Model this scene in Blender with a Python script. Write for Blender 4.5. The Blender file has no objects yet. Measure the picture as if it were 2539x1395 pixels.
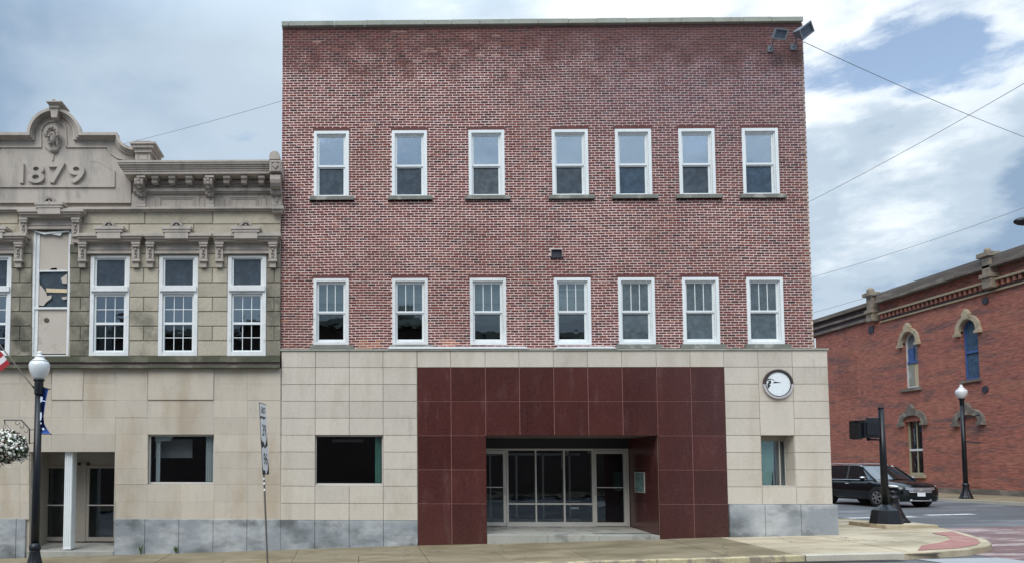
import bpy, bmesh, math, random
from math import sin, cos, pi, radians as R
from mathutils import Vector, Matrix
random.seed(7)
S = bpy.context.scene
COL = S.collection

# ------------------------------------------------------------------ camera
W_, H_ = 2539., 1395.
FPX, CX, CY = 1843., 842.07, 1052.6
PITCH, YAW, ROLL = R(3.2814), R(-1.0124), R(0.077)
EYE = Vector((0., -19., 2.0))
def _rot():
    cx, sx = cos(PITCH), sin(PITCH); cy, sy = cos(YAW), sin(YAW); cr, sr = cos(ROLL), sin(ROLL)
    Rp = Matrix(((1, 0, 0), (0, cx, sx), (0, -sx, cx)))
    Ry = Matrix(((cy, 0, -sy), (0, 1, 0), (sy, 0, cy)))
    Rr = Matrix(((cr, -sr, 0), (sr, cr, 0), (0, 0, 1)))
    A = Rr @ Rp @ Ry                                   # (X,-Z,Y) -> right, down, forward
    Pm = Matrix(((1, 0, 0), (0, 0, -1), (0, 1, 0)))    # (X,Y,Z) -> (X,-Z,Y)
    return A @ Pm
CAMR = _rot()
right, down, fwd = CAMR[0], CAMR[1], CAMR[2]
cd = bpy.data.cameras.new('camera'); cam = bpy.data.objects.new('camera', cd); COL.objects.link(cam)
m = Matrix(((right[0], -down[0], -fwd[0], EYE.x), (right[1], -down[1], -fwd[1], EYE.y),
            (right[2], -down[2], -fwd[2], EYE.z), (0, 0, 0, 1)))
cam.matrix_world = m
cd.sensor_fit = 'HORIZONTAL'; cd.sensor_width = 36.; cd.lens = FPX / W_ * 36.
cd.shift_x = (W_ / 2 - CX) / W_; cd.shift_y = (CY - H_ / 2) / W_
cd.clip_start = .05; cd.clip_end = 3000
S.camera = cam
CT = CAMR.transposed()
def ray(px, py):
    return (CT @ Vector(((px - CX) / FPX, (py - CY) / FPX, 1))).normalized()
def PY(px, py, Y=0.):                       # point of the vertical plane y = Y seen at a photo position
    d = ray(px, py); t = (Y - EYE.y) / d.y; return EYE + d * t
def PX(px, py, X):
    d = ray(px, py); t = (X - EYE.x) / d.x; return EYE + d * t
def rect(x0, y0, x1, y1, Y=0.):
    a = PY(x0, (y0 + y1) / 2, Y).x; b = PY(x1, (y0 + y1) / 2, Y).x
    c = PY((x0 + x1) / 2, y1, Y).z; d = PY((x0 + x1) / 2, y0, Y).z
    return a, b, c, d

# ------------------------------------------------------------------ sky and sun
S.view_settings.view_transform = 'Standard'; S.view_settings.look = 'None'
S.view_settings.gamma = 1; S.view_settings.use_curve_mapping = False
S.view_settings.exposure = 0.6
SUN_EL, SUN_AZ = 48., 205.      # azimuth clockwise from +Y (the facade looks to -Y)
sd = bpy.data.lights.new('sun', 'SUN'); sun = bpy.data.objects.new('sun', sd); COL.objects.link(sun)
sd.energy = 1.5; sd.angle = R(40); sd.color = (1, .96, .9)
sv = Vector((sin(R(SUN_AZ)) * cos(R(SUN_EL)), cos(R(SUN_AZ)) * cos(R(SUN_EL)), sin(R(SUN_EL))))
sun.rotation_euler = (-sv).to_track_quat('-Z', 'Y').to_euler(); sun.location = (0, -30, 40)
wd = bpy.data.worlds.new('World'); S.world = wd; wd.use_nodes = True
nt = wd.node_tree; nt.nodes.clear()
class NG:
    """small node-graph writer"""
    def __init__(s, nt): s.nt = nt
    def n(s, t, **k):
        o = s.nt.nodes.new(t)
        for a, b in k.items(): setattr(o, a, b)
        return o
    def put(s, sock, v):
        if isinstance(v, bpy.types.NodeSocket): s.nt.links.new(v, sock)
        elif v is not None:
            if isinstance(v, (tuple, list)) and len(v) == 3 and sock.type == 'RGBA': v = (*v, 1)
            sock.default_value = v
    def math(s, op, a, b=None, c=None, clamp=False):
        o = s.n('ShaderNodeMath', operation=op); o.use_clamp = clamp
        s.put(o.inputs[0], a)
        if b is not None: s.put(o.inputs[1], b)
        if c is not None: s.put(o.inputs[2], c)
        return o.outputs[0]
    def vm(s, op, a, b=None, out=0):
        o = s.n('ShaderNodeVectorMath', operation=op); s.put(o.inputs[0], a)
        if b is not None: s.put(o.inputs[1], b)
        return o.outputs[out]
    def scale(s, a, k):
        o = s.n('ShaderNodeVectorMath', operation='SCALE'); s.put(o.inputs[0], a); s.put(o.inputs['Scale'], k); return o.outputs[0]
    def noise(s, vec, scale, detail=4, rough=.55, col=False, dist=0.):
        o = s.n('ShaderNodeTexNoise'); s.put(o.inputs['Vector'], vec); o.inputs['Scale'].default_value = scale
        o.inputs['Detail'].default_value = detail; o.inputs['Roughness'].default_value = rough
        o.inputs['Distortion'].default_value = dist
        return o.outputs['Color' if col else 'Fac']
    def mr(s, v, a, b, c=0., d=1., smooth=True):
        o = s.n('ShaderNodeMapRange'); o.interpolation_type = 'SMOOTHSTEP' if smooth else 'LINEAR'
        s.put(o.inputs[0], v)
        for i, x in enumerate((a, b, c, d)): s.put(o.inputs[i + 1], x)
        return o.outputs[0]
    def mix(s, f, a, b, mode='MIX'):
        o = s.n('ShaderNodeMix', data_type='RGBA', blend_type=mode)
        s.put(o.inputs[0], f); s.put(o.inputs[6], a); s.put(o.inputs[7], b); return o.outputs[2]
g = NG(nt)
tc = g.n('ShaderNodeTexCoord').outputs['Generated']
d0 = g.vm('NORMALIZE', tc)
sep = g.n('ShaderNodeSeparateXYZ'); nt.links.new(d0, sep.inputs[0])
zc = g.math('MAXIMUM', sep.outputs[2], 0.)
# cloud-layer coordinates: direction over height, so clouds flatten towards the horizon
den = g.math('ADD', zc, .35)
inv = g.math('DIVIDE', 1., den)
lay = g.scale(d0, inv)
w1 = g.noise(lay, 1.6, 3, .5, col=True)
lay2 = g.vm('ADD', lay, g.scale(g.vm('SUBTRACT', w1, (.5, .5, .5)), .55))
dst = g.vm('MULTIPLY', d0, (1., 1., 1.9))
wv = g.vm('SUBTRACT', g.noise(dst, 5., 6, .6, col=True), (.5, .5, .5))
dw = g.vm('NORMALIZE', g.vm('ADD', d0, g.scale(wv, .12)))
big = g.noise(lay2, 1.5, 5, .55)
fin = g.noise(g.vm('ADD', dst, g.scale(wv, .25)), 4.2, 8, .58)
fn2 = g.noise(g.vm('ADD', g.vm('MULTIPLY', d0, (1., 1., 3.)), (3.1, 7.7, 1.3)), 6.5, 8, .6)
def blob(px, py, rdeg, k, soft=.0):
    v = ray(px, py)
    dt = g.vm('DOT_PRODUCT', dw, tuple(v), out=1)
    return g.math('MULTIPLY', g.mr(dt, cos(R(rdeg * 1.25)), cos(R(rdeg * .25)), 0, 1), k)
def addup(lst):
    r = lst[0]
    for x in lst[1:]: r = g.math('ADD', r, x)
    return r
amp = g.mr(sep.outputs[0], -.1, .42, .5, 3.0)          # the stratus on the left is smooth, the right breaks up
# brightness of the cloud
bright = addup([g.mr(big, .25, .75), g.math('MULTIPLY', g.math('SUBTRACT', fin, .5), amp), g.math('MULTIPLY', g.math('SUBTRACT', fn2, .5), g.math('MULTIPLY', amp, .9)),
    blob(1150, -20, 18, .30), blob(1750, 0, 12, .75), blob(2260, 255, 6.0, .38), blob(2120, 330, 5.0, .22), blob(2500, 190, 5, .65), blob(2380, 290, 4, .3), blob(2440, 60, 5, .55), blob(2150, 240, 5, .35),
    blob(2120, 520, 4.5, .75), blob(2300, 500, 4, .95), blob(2080, 70, 5, .5), blob(2250, 700, 6, .55),
    blob(2420, 400, 6, -.75), blob(2190, 400, 4, -.45), blob(2420, 560, 7, -.15), blob(2230, 600, 3.5, -.35), blob(2060, 400, 3, -.3), blob(250, 60, 19, -.40), blob(60, 0, 12, -.20), blob(520, 330, 12, .15)])
# openings to the blue
hole = addup([g.math('MULTIPLY', g.math('SUBTRACT', fn2, .5), 4.2), g.math('MULTIPLY', g.math('SUBTRACT', fin, .5), 2.2), g.mr(big, .28, .16, 0, .15),
    blob(2230, -10, 5.0, .62), blob(2290, 95, 3.2, .60), blob(2335, 175, 3.0, .55), blob(2450, 130, 2.6, .5), blob(2060, 205, 2.8, .6), blob(2520, 10, 3, .2)])
hole = g.mr(hole, .28, 1.35, 0, .9)
ccol = g.mix(g.mr(bright, -.25, .75), (.20, .28, .39), (.37, .45, .53))
ccol = g.mix(g.mr(bright, .75, 1.9), ccol, (.68, .73, .77))
sky = g.n('ShaderNodeTexSky', sky_type='NISHITA'); sky.sun_disc = False
sky.sun_elevation = R(SUN_EL); sky.sun_rotation = R(SUN_AZ); sky.air_density = 1.2; sky.dust_density = 1.5
STR = .1
# an overcast sky grows brighter towards the zenith
zen = g.mr(zc, .5, 1.0, 1.0, 3.8, smooth=False)
cl = g.scale(ccol, g.math('MULTIPLY', zen, 1 / STR))
allc = g.mix(hole, cl, g.scale(sky.outputs[0], 1.15))
bg = g.n('ShaderNodeBackground'); nt.links.new(allc, bg.inputs[0]); bg.inputs[1].default_value = STR
wo = g.n('ShaderNodeOutputWorld'); nt.links.new(bg.outputs[0], wo.inputs[0])

# ------------------------------------------------------------------ materials
def crack(q, pos, c, sc, w, dark):
    v = q.n('ShaderNodeTexVoronoi', feature='DISTANCE_TO_EDGE'); v.inputs['Scale'].default_value = sc
    p = q.vm('ADD', pos, q.scale(q.vm('SUBTRACT', q.noise(pos, 3., 4, .6, col=True), (.5, .5, .5)), .5)); q.put(v.inputs['Vector'], p)
    line = q.mr(v.outputs['Distance'], 0., w, 1., 0.); gate = q.mr(q.noise(pos, .35, 2), .46, .56)
    return q.mix(q.math('MULTIPLY', q.math('MULTIPLY', line, gate), .8), c, dark)
def M(name, col, rough=.85, var=.12, vs=1.2, fine=.10, fs=22., rnd=0., bump=.25, bs=60., bd=.004,
      c2=None, c2s=1.5, lo=.5, hi=.65, c2k=1., stretch=(1, 1, 1), metal=0., spec=.5, coat=0., c3=None, c3s=4., lo3=.6, hi3=.7, c3k=1., cracks=None):
    mt = bpy.data.materials.new(name); mt.use_nodes = True
    t = mt.node_tree; q = NG(t); b = t.nodes['Principled BSDF']
    pos = q.n('ShaderNodeNewGeometry').outputs['Position']
    ps = q.vm('MULTIPLY', pos, tuple(float(x) for x in stretch))
    f = q.math('ADD', q.math('MULTIPLY', q.math('SUBTRACT', q.noise(ps, vs, 4), .5), 2 * var * 2), 1.)
    f = q.math('ADD', f, q.math('MULTIPLY', q.math('SUBTRACT', q.noise(pos, fs, 3), .5), 2 * fine * 2))
    if rnd:
        oi = q.n('ShaderNodeObjectInfo').outputs['Random']
        f = q.math('ADD', f, q.math('MULTIPLY', q.math('SUBTRACT', oi, .5), 2 * rnd))
    c = q.scale((*col,), f) if False else None
    rgb = q.n('ShaderNodeRGB'); rgb.outputs[0].default_value = (*col, 1)
    c = rgb.outputs[0]
    if c2: c = q.mix(q.math('MULTIPLY', q.mr(q.noise(ps, c2s, 5, .6), lo, hi), c2k), c, c2)
    if c3: c = q.mix(q.math('MULTIPLY', q.mr(q.noise(q.vm('ADD', ps, (7.3, 1.1, 4.7)), c3s, 5, .6), lo3, hi3), c3k), c, c3)
    c = q.scale(c, f)
    if cracks: c = crack(q, pos, c, *cracks)
    t.links.new(c, b.inputs['Base Color'])
    b.inputs['Roughness'].default_value = rough; b.inputs['Metallic'].default_value = metal
    b.inputs['Specular IOR Level'].default_value = spec; b.inputs['Coat Weight'].default_value = coat
    if bump:
        bp = q.n('ShaderNodeBump'); bp.inputs['Strength'].default_value = bump; bp.inputs['Distance'].default_value = bd
        t.links.new(q.noise(pos, bs, 3), bp.inputs['Height']); t.links.new(bp.outputs[0], b.inputs['Normal'])
    return mt
def glass(name, refl, tint=(.8, .85, .85), wav=.02, rough=.01, film=None, filmk=0.):
    mt = bpy.data.materials.new(name); mt.use_nodes = True
    t = mt.node_tree; q = NG(t); t.nodes.remove(t.nodes['Principled BSDF']); out = t.nodes['Material Output']
    tr = q.n('ShaderNodeBsdfTransparent'); tr.inputs[0].default_value = (*tint, 1)
    gl = q.n('ShaderNodeBsdfGlossy'); gl.inputs['Roughness'].default_value = rough; gl.inputs[0].default_value = (.85, .93, 1, 1)
    pos = q.n('ShaderNodeNewGeometry').outputs['Position']
    bp = q.n('ShaderNodeBump'); bp.inputs['Strength'].default_value = wav; bp.inputs['Distance'].default_value = .05
    t.links.new(q.noise(pos, 2.5, 2), bp.inputs['Height']); t.links.new(bp.outputs[0], gl.inputs['Normal'])
    lw = q.n('ShaderNodeLayerWeight'); lw.inputs[0].default_value = .35
    fac = q.math('ADD', q.math('MULTIPLY', lw.outputs['Fresnel'], .6), refl, clamp=True)
    mx = q.n('ShaderNodeMixShader'); q.put(mx.inputs[0], fac); t.links.new(tr.outputs[0], mx.inputs[1]); t.links.new(gl.outputs[0], mx.inputs[2])
    last = mx.outputs[0]
    if film:
        df = q.n('ShaderNodeBsdfDiffuse')
        ns = q.mr(q.noise(pos, 7., 5, .65), .3, .75, .75, 1.35)
        t.links.new(q.scale((*film,), ns), df.inputs[0])
        m2 = q.n('ShaderNodeMixShader'); m2.inputs[0].default_value = filmk
        t.links.new(last, m2.inputs[1]); t.links.new(df.outputs[0], m2.inputs[2]); last = m2.outputs[0]
    t.links.new(last, out.inputs[0]); return mt

def brick_mat(name, mortar=False):
    mt = bpy.data.materials.new(name); mt.use_nodes = True
    t = mt.node_tree; q = NG(t); b = t.nodes['Principled BSDF']
    pos = q.n('ShaderNodeNewGeometry').outputs['Position']
    sp = q.n('ShaderNodeSeparateXYZ'); t.links.new(pos, sp.inputs[0])
    big = q.noise(pos, .45, 4, .6); mid = q.noise(pos, 1.7, 4, .6); fi = q.noise(pos, 30, 3)
    # soot on the parapet and drifting patches
    soot = q.mr(q.math('ADD', sp.outputs[2], q.math('MULTIPLY', q.math('SUBTRACT', mid, .5), 3.0)), 11.9, 13.4)
    right_ = q.mr(q.math('ADD', sp.outputs[0], q.math('MULTIPLY', q.math('SUBTRACT', big, .5), 5.)), 2., 9.)
    high = q.mr(sp.outputs[2], 8.5, 12.5)
    veil_glare = q.math('MULTIPLY', right_, q.math('ADD', q.math('MULTIPLY', high, .62), .12))  # bluish lens glare towards the upper right, mixed into the wall colour
    if mortar:
        c = q.mix(q.mr(q.noise(pos, 8, 4), .3, .75), (.85, .66, .61), (.71, .53, .49))
        c = q.mix(q.math('MULTIPLY', q.mr(mid, .58, .74), .35), c, (.42, .35, .26))
        c = q.mix(q.math('MULTIPLY', q.mr(q.noise(q.vm('ADD', pos, (4., 0., 2.)), .30, 4, .55), .44, .62), .38), c, (.42, .31, .26))
        c = q.mix(veil_glare, c, (.34, .28, .31))
        c = q.mix(q.math('MULTIPLY', soot, .88), c, (.16, .08, .07))
    else:
        at = q.n('ShaderNodeAttribute', attribute_name='rnd').outputs['Fac']
        cr = q.n('ShaderNodeValToRGB'); q.put(cr.inputs[0], at); e = cr.color_ramp.elements
        cols = [(0, (.035, .018, .020)), (.12, (.080, .032, .030)), (.5, (.148, .037, .031)), (.78, (.20, .052, .040)), (.88, (.26, .090, .052)),
                (.90, (.42, .24, .20)), (.94, (.36, .13, .065)), (.97, (.27, .20, .13)), (1., (.25, .19, .125))]
        e[0].position = cols[0][0]; e[0].color = (*cols[0][1], 1); e[1].position = 1.; e[1].color = (*cols[-1][1], 1)
        for p, cc in cols[1:-1]:
            k = e.new(p); k.color = (*cc, 1)
        c = cr.outputs[0]
        c = q.mix(q.math('MULTIPLY', q.mr(q.noise(q.vm('ADD', pos, (1., 0., 6.)), .8, 4, .6), .5, .7), .45), c, (.19, .07, .045))
        c = q.mix(q.math('MULTIPLY', veil_glare, .5), c, (.15, .105, .12))
        c = q.mix(q.math('MULTIPLY', q.mr(mid, .6, .76), .22), c, (.12, .10, .06))
        c = q.mix(q.math('MULTIPLY', soot, .35), c, (.10, .06, .062))
        c = q.scale(c, q.mr(fi, .3, .7, .8, 1.2))
    t.links.new(c, b.inputs['Base Color']); b.inputs['Roughness'].default_value = .9
    b.inputs['Specular IOR Level'].default_value = .3
    bp = q.n('ShaderNodeBump'); bp.inputs['Strength'].default_value = .35; bp.inputs['Distance'].default_value = .004
    t.links.new(fi, bp.inputs['Height']); t.links.new(bp.outputs[0], b.inputs['Normal'])
    return mt
def brick_tex_mat(name, c1, c2, mo, axis='YZ', vert_dir=None, grey=.0):
    """brickwork too far away to pick apart: relief and colour by a brick texture in world space"""
    mt = bpy.data.materials.new(name); mt.use_nodes = True
    t = mt.node_tree; q = NG(t); b = t.nodes['Principled BSDF']
    pos = q.n('ShaderNodeNewGeometry').outputs['Position']
    sp = q.n('ShaderNodeSeparateXYZ'); t.links.new(pos, sp.inputs[0])
    cb = q.n('ShaderNodeCombineXYZ')
    t.links.new(sp.outputs[1 if axis == 'YZ' else 0], cb.inputs[0]); t.links.new(sp.outputs[2], cb.inputs[1])
    bt = q.n('ShaderNodeTexBrick'); t.links.new(cb.outputs[0], bt.inputs['Vector'])
    bt.inputs['Scale'].default_value = 1; bt.inputs['Brick Width'].default_value = .21; bt.inputs['Row Height'].default_value = .068
    bt.inputs['Mortar Size'].default_value = .006; bt.inputs['Color1'].default_value = (*c1, 1); bt.inputs['Color2'].default_value = (*c2, 1)
    bt.inputs['Mortar'].default_value = (*mo, 1); bt.inputs['Bias'].default_value = -.1
    c = bt.outputs['Color']
    st = q.vm('MULTIPLY', pos, (1., .35, 2.2))
    c = q.mix(q.math('MULTIPLY', q.mr(q.noise(st, 1.1, 6, .65), .48, .66), .8), c, (.15, .095, .09))
    c = q.mix(q.math('MULTIPLY', q.mr(q.noise(q.vm('ADD', st, (3, 5, 9)), .55, 5, .6), .5, .64), .55), c, (.42, .17, .11))
    c = q.scale(c, q.mr(q.noise(st, 6, 4, .6), .3, .7, .72, 1.28))
    t.links.new(c, b.inputs['Base Color']); b.inputs['Roughness'].default_value = .92
    bp = q.n('ShaderNodeBump'); bp.inputs['Strength'].default_value = .6; bp.inputs['Distance'].default_value = .01; bp.invert = True
    t.links.new(bt.outputs['Fac'], bp.inputs['Height']); t.links.new(bp.outputs[0], b.inputs['Normal'])
    return mt

m_brick = brick_mat('brick_clay'); m_mortar = brick_mat('mortar', True)
m_side = brick_tex_mat('side_brick', (.13, .04, .037), (.09, .03, .03), (.35, .28, .26))
m_rb = brick_tex_mat('right_brick', (.40, .135, .095), (.27, .090, .070), (.35, .18, .145))
m_lime = M('limestone_panel', (.56, .505, .43), .85, .07, .9, .06, 14, rnd=.06, bump=.2, c2=(.43, .37, .285), c2s=1.0, lo=.46, hi=.72, c2k=.6, c3=(.34, .31, .26), c3s=2.2, lo3=.56, hi3=.76, c3k=.45, stretch=(1.6, 1, .55))
m_limej = M('limestone_joint', (.25, .195, .145), .95, .2, 3)
m_lime2 = M('limestone_left', (.52, .46, .38), .85, .06, 1.1, .04, 14, rnd=.07, bump=.2, c2=(.41, .33, .235), c2s=.8, lo=.44, hi=.68, c2k=.7, c3=(.36, .33, .28), c3s=2.0, lo3=.54, hi3=.76, c3k=.5, stretch=(1.6, 1, .6))
m_limej2 = M('left_joint', (.46, .40, .33), .95, .2, 3)
m_gran = M('red_granite', (.070, .021, .018), .25, .14, 1.2, .42, 40, rnd=.17, bump=.03, bs=8, bd=.01, spec=.5, c2=(.14, .075, .072), c2s=1.6, lo=.52, hi=.8, c2k=.6, stretch=(2.2, 1, .6))
m_granj = M('granite_joint', (.50, .26, .23), .8, .1)
m_plinth = M('blue_grey_stone', (.27, .29, .31), .8, .10, 1.2, .07, 16, rnd=.04, bump=.25, c2=(.46, .47, .47), c2s=1.0, lo=.42, hi=.66, c2k=.9, c3=(.08, .09, .085), c3s=1.1, lo3=.48, hi3=.70, c3k=.8, stretch=(.8, 1, 1.5))
m_sand = M('weathered_sandstone', (.43, .385, .30), .9, .12, 1.6, .10, 14, rnd=.08, bump=.6, bs=18, bd=.012, c2=(.13, .12, .09), c2s=.8, lo=.50, hi=.72, c2k=.85, c3=(.50, .44, .33), c3s=2.2, lo3=.5, hi3=.7, c3k=.6)
m_sandd = M('blackened_sandstone', (.24, .215, .165), .92, .18, 1.6, .12, 14, rnd=.10, bump=.6, bs=18, bd=.012, c2=(.07, .07, .05), c2s=1.1, lo=.42, hi=.66, c2k=.85, c3=(.40, .36, .28), c3s=2.0, lo3=.55, hi3=.7, c3k=.6)
m_moss = M('mossy_stone', (.085, .085, .055), .92, .2, 2, .2, 18, bump=.6, bs=20, bd=.01, c2=(.16, .15, .11), c2s=1.6, lo=.5, hi=.7)
m_paint = M('taupe_painted_metal', (.43, .375, .325), .62, .06, 1.0, .03, 18, bump=.12, bs=9, bd=.01, c2=(.27, .25, .22), c2s=1.4, lo=.46, hi=.72, c2k=.7, c3=(.22, .20, .17), c3s=2.6, lo3=.54, hi3=.72, c3k=.6, stretch=(2.2, 1, .6))
m_paintd = M('taupe_carved_detail', (.31, .27, .235), .7, .12, 5., .10, 30, bump=.5, bs=25, bd=.012)
m_paintp = M('taupe_side_pedestal', (.33, .29, .25), .7, .08)
m_greyt = M('grey_trim', (.30, .30, .25), .8, .12, 1.5, .1, 20, c2=(.40, .42, .38), c2s=2.)
m_cope = M('coping_stone', (.33, .34, .29), .85, .12, 2., .08, 20, c2=(.26, .27, .22), c2s=2.2, lo=.5, hi=.7)
m_sill = M('sill_stone', (.20, .20, .175), .9, .15, 3, .12, 20, c2=(.32, .31, .27), c2s=3, lo=.5, hi=.65, bump=.5, bs=20, bd=.01)
m_lintel = M('painted_lintel', (.13, .045, .04), .8, .15, 3)
m_white = M('white_painted_wood', (.76, .79, .79), .5, .06, 2., .04, 20, bump=.06, c2=(.56, .57, .56), c2s=4., lo=.56, hi=.8, c2k=.5, stretch=(1, 1, .5))
m_whitew = M('weathered_white_wood', (.70, .71, .70), .6, .10, 3., .08, 20, c2=(.45, .45, .43), c2s=5, lo=.58, hi=.72, bump=.2)
m_gasket = M('dark_seal', (.02, .025, .03), .6, 0, fine=0, bump=0)
m_alu = M('aluminium_frame', (.60, .58, .54), .45, .04, 3, .02, bump=.03, metal=.25)
m_beige = M('beige_frame', (.33, .30, .26), .6, .06)
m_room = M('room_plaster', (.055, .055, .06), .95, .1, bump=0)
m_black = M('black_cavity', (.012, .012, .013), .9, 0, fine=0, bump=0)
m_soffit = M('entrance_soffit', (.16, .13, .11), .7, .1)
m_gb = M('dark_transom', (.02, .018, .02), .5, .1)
m_board = M('plywood_board', (.50, .44, .38), .8, .04, 1.5, .03, 30, c2=(.40, .35, .30), c2s=3, lo=.55, hi=.7)
m_boardy = M('yellow_board', (.62, .50, .33), .8, .08, 2)
m_blind = M('window_shade', (.46, .50, .49), .9, .05, 3)
m_blindd = M('window_shade_lower', (.36, .42, .42), .9, .05, 3)
m_blindb = M('sky_tinted_shade', (.36, .44, .55), .9, .04, 3)
m_blindg = M('pale_green_shade', (.42, .50, .48), .9, .04, 3)
m_blindc = M('bluer_sky_tinted_shade', (.20, .28, .42), .9, .04, 3)
m_cloth = M('curtain_cloth', (.70, .74, .70), .9, .1, 5, stretch=(6, 1, .5))
m_clothg = M('green_curtain', (.22, .46, .36), .9, .15, 3, stretch=(5, 1, .5))
m_clothgl = M('pale_green_sheet', (.42, .66, .54), .85, .10, 2)
m_clothk = M('grey_sheet', (.36, .36, .35), .85, .1, 2)
g_hi = glass('upper_glass', .44, (.8, .85, .9))
g_mid = glass('shaded_glass', .10, (.75, .8, .8))
g_low = glass('clear_glass', .07, (.5, .55, .55), wav=.04)
g_shop = glass('shop_glass', .03, (.85, .88, .9), wav=.03)
g_scr = glass('screened_glass', .05, (.35, .4, .42), film=(.10, .125, .15), filmk=.62)
g_scrv = [glass('dusty_screened_glass', .05, (.35, .4, .42), film=(.13, .15, .165), filmk=.7), glass('blue_screened_glass', .06, (.35, .4, .45), film=(.08, .12, .17), filmk=.6)]
g_scr2 = glass('screened_grey_glass', .08, (.4, .45, .45), film=(.15, .19, .21), filmk=.5)
g_tr = glass('dull_transom_glass', .08, (.4, .45, .48), film=(.07, .09, .11), filmk=.6)
g_blue = glass('blue_dusty_glass', .16, (.4, .5, .6), film=(.10, .19, .30), filmk=.6)
m_asph = M('asphalt', (.085, .088, .094), .7, .2, .5, .22, 45, bump=.5, bs=120, bd=.006, c2=(.17, .173, .18), c2s=.6, lo=.45, hi=.66, c3=(.03, .03, .032), c3s=2.2, lo3=.64, hi3=.72, c3k=.6, stretch=(.5, 1.2, 1), cracks=(.3, .012, (.02, .02, .02)))
m_conc = M('sidewalk_concrete', (.27, .22, .14), .7, .16, .8, .08, 26, rnd=.09, bump=.3, bs=60, c2=(.17, .135, .075), c2s=.9, lo=.40, hi=.62, c2k=.85, stretch=(.7, 1.6, 1), cracks=(.45, .008, (.05, .045, .035)))
m_concl = M('pale_corner_concrete', (.47, .395, .28), .8, .12, .8, .08, 26, rnd=.10, bump=.3, bs=60, cracks=(.45, .008, (.07, .06, .045)), c2=(.27, .22, .14), c2s=.9, lo=.42, hi=.66, c2k=.8, stretch=(.7, 1.6, 1))
m_step = M('step_stone', (.36, .35, .31), .85, .12, 1.5, .08, 26, c2=(.12, .13, .12), c2s=1.6, lo=.5, hi=.68, c2k=.7)
m_kerb = M('kerb_concrete', (.50, .46, .38), .85, .12, 1.5, .1, 26, bump=.4)
m_kerby = M('worn_yellow_kerb', (.50, .43, .26), .8, .15, 3, .2, 26, c2=(.27, .23, .17), c2s=3.5, lo=.44, hi=.6, bump=.4)
m_dirt_shade = M('joint_dirt_and_kerb_shade', (.035, .03, .025), .95, .2, 4)
m_pink = M('pink_paving', (.33, .15, .13), .85, .10, 2, .12, 30, bump=.3, c2=(.42, .29, .24), c2s=2.2, lo=.48, hi=.72, c2k=.6)
m_brickpave = M('worn_brick_paving', (.15, .09, .085), .85, .2, 2.2, .2, 14, bump=.6, bs=14, bd=.01, c2=(.40, .32, .31), c2s=1.7, lo=.45, hi=.62, c2k=.8, stretch=(.5, 1.7, 1))
m_line = M('worn_road_paint', (.62, .63, .62), .8, .1, 2, .1, 30, c2=(.25, .26, .27), c2s=5, lo=.55, hi=.68)
m_concr = M('road_concrete', (.33, .335, .34), .85, .07, 1.2, .06, 30, bump=.3, stretch=(.6, 1.5, 1))
m_iron = M('black_painted_iron', (.008, .010, .014), .35, .2, 6, .1, spec=.4, bump=.1)
m_steel = M('galvanised_post', (.16, .14, .12), .5, .15, 4, .1, metal=.5)
m_globe = M('milky_lamp_globe', (.72, .74, .74), .18, .03, 3, 0, bump=0, spec=.6, coat=.5)
m_sign = M('sign_white', (.82, .83, .84), .45, .02, bump=0)
m_signk = M('sign_black', (.02, .02, .02), .5, 0, bump=0)
m_ban = M('blue_banner_cloth', (.045, .12, .42), .8, .1, 4, bump=.1)
m_banw = M('banner_white_print', (.65, .72, .85), .8, .02, bump=0)
m_red = M('flag_red', (.36, .02, .03), .8, .08, 4); m_fw = M('flag_white', (.72, .70, .70), .8, .04, 4)
m_leaf = M('basket_leaves', (.045, .075, .03), .7, .3, 12, .3, 60); m_leafr = M('dark_red_leaves', (.10, .025, .03), .7, .3, 12)
m_petal = M('white_petals', (.78, .76, .68), .7, .08, 20, rnd=0, bump=0); m_pet2 = M('pink_petals', (.55, .25, .28), .7, .1, bump=0)
m_basket = M('basket_liner', (.10, .06, .035), .95, .3, 12)
m_carp = M('dark_green_black_paint', (.004, .007, .008), .10, 0, fine=0, bump=0, spec=.4, coat=.35)
m_carg = M('car_glass', (.010, .013, .015), .03, 0, fine=0, bump=0, spec=1., coat=1.)
m_chrome = M('chrome', (.78, .79, .81), .28, 0, fine=0, bump=0, metal=.7)
m_tyre = M('tyre_rubber', (.012, .012, .013), .8, 0, bump=.1)
m_rim = M('alloy_rim', (.38, .38, .38), .35, 0, fine=0, bump=0, metal=.8)
m_lens = M('headlight_lens', (.62, .60, .56), .15, .1, 20, bump=0, coat=1.)
m_gold = M('gold_emblem', (.6, .5, .3), .3, 0, bump=0, metal=.6)
m_wire = M('wire_sheath', (.17, .19, .22), .7, 0, bump=0)
m_clockf = M('clock_face_plastic', (.78, .82, .84), .3, .02, bump=0)
m_clockr = M('clock_ring_brown', (.075, .055, .055), .4, .15, 8, metal=.4)
m_clockl = M('clock_ring_light', (.50, .46, .48), .4, .1, 8)
m_flens = M('hazy_floodlight_lens', (.08, .11, .15), .4, .1, 6)
m_flood = M('hazy_floodlight_housing', (.17, .19, .22), .6, .1, 6)  # bluish haze over the floodlights put into housing and lens colour
m_cream = M('cream_stone', (.36, .29, .19), .85, .12, 3, .1, c2=(.34, .30, .23), c2s=3)
m_rped = M('pedestal_stone', (.27, .225, .17), .9, .15, 3, .15, c2=(.16, .13, .11), c2s=3)
m_creaml = M('pale_hood_stone', (.46, .38, .26), .85, .14, 3, .1, c2=(.28, .24, .18), c2s=3)
m_rgrey = M('grey_weathered_cornice', (.15, .125, .105), .9, .15, 2, .15, c2=(.25, .21, .175), c2s=1.6, stretch=(1, .5, 2))
m_rdark = M('dark_purple_frieze', (.11, .08, .085), .9, .2, 3)
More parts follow.
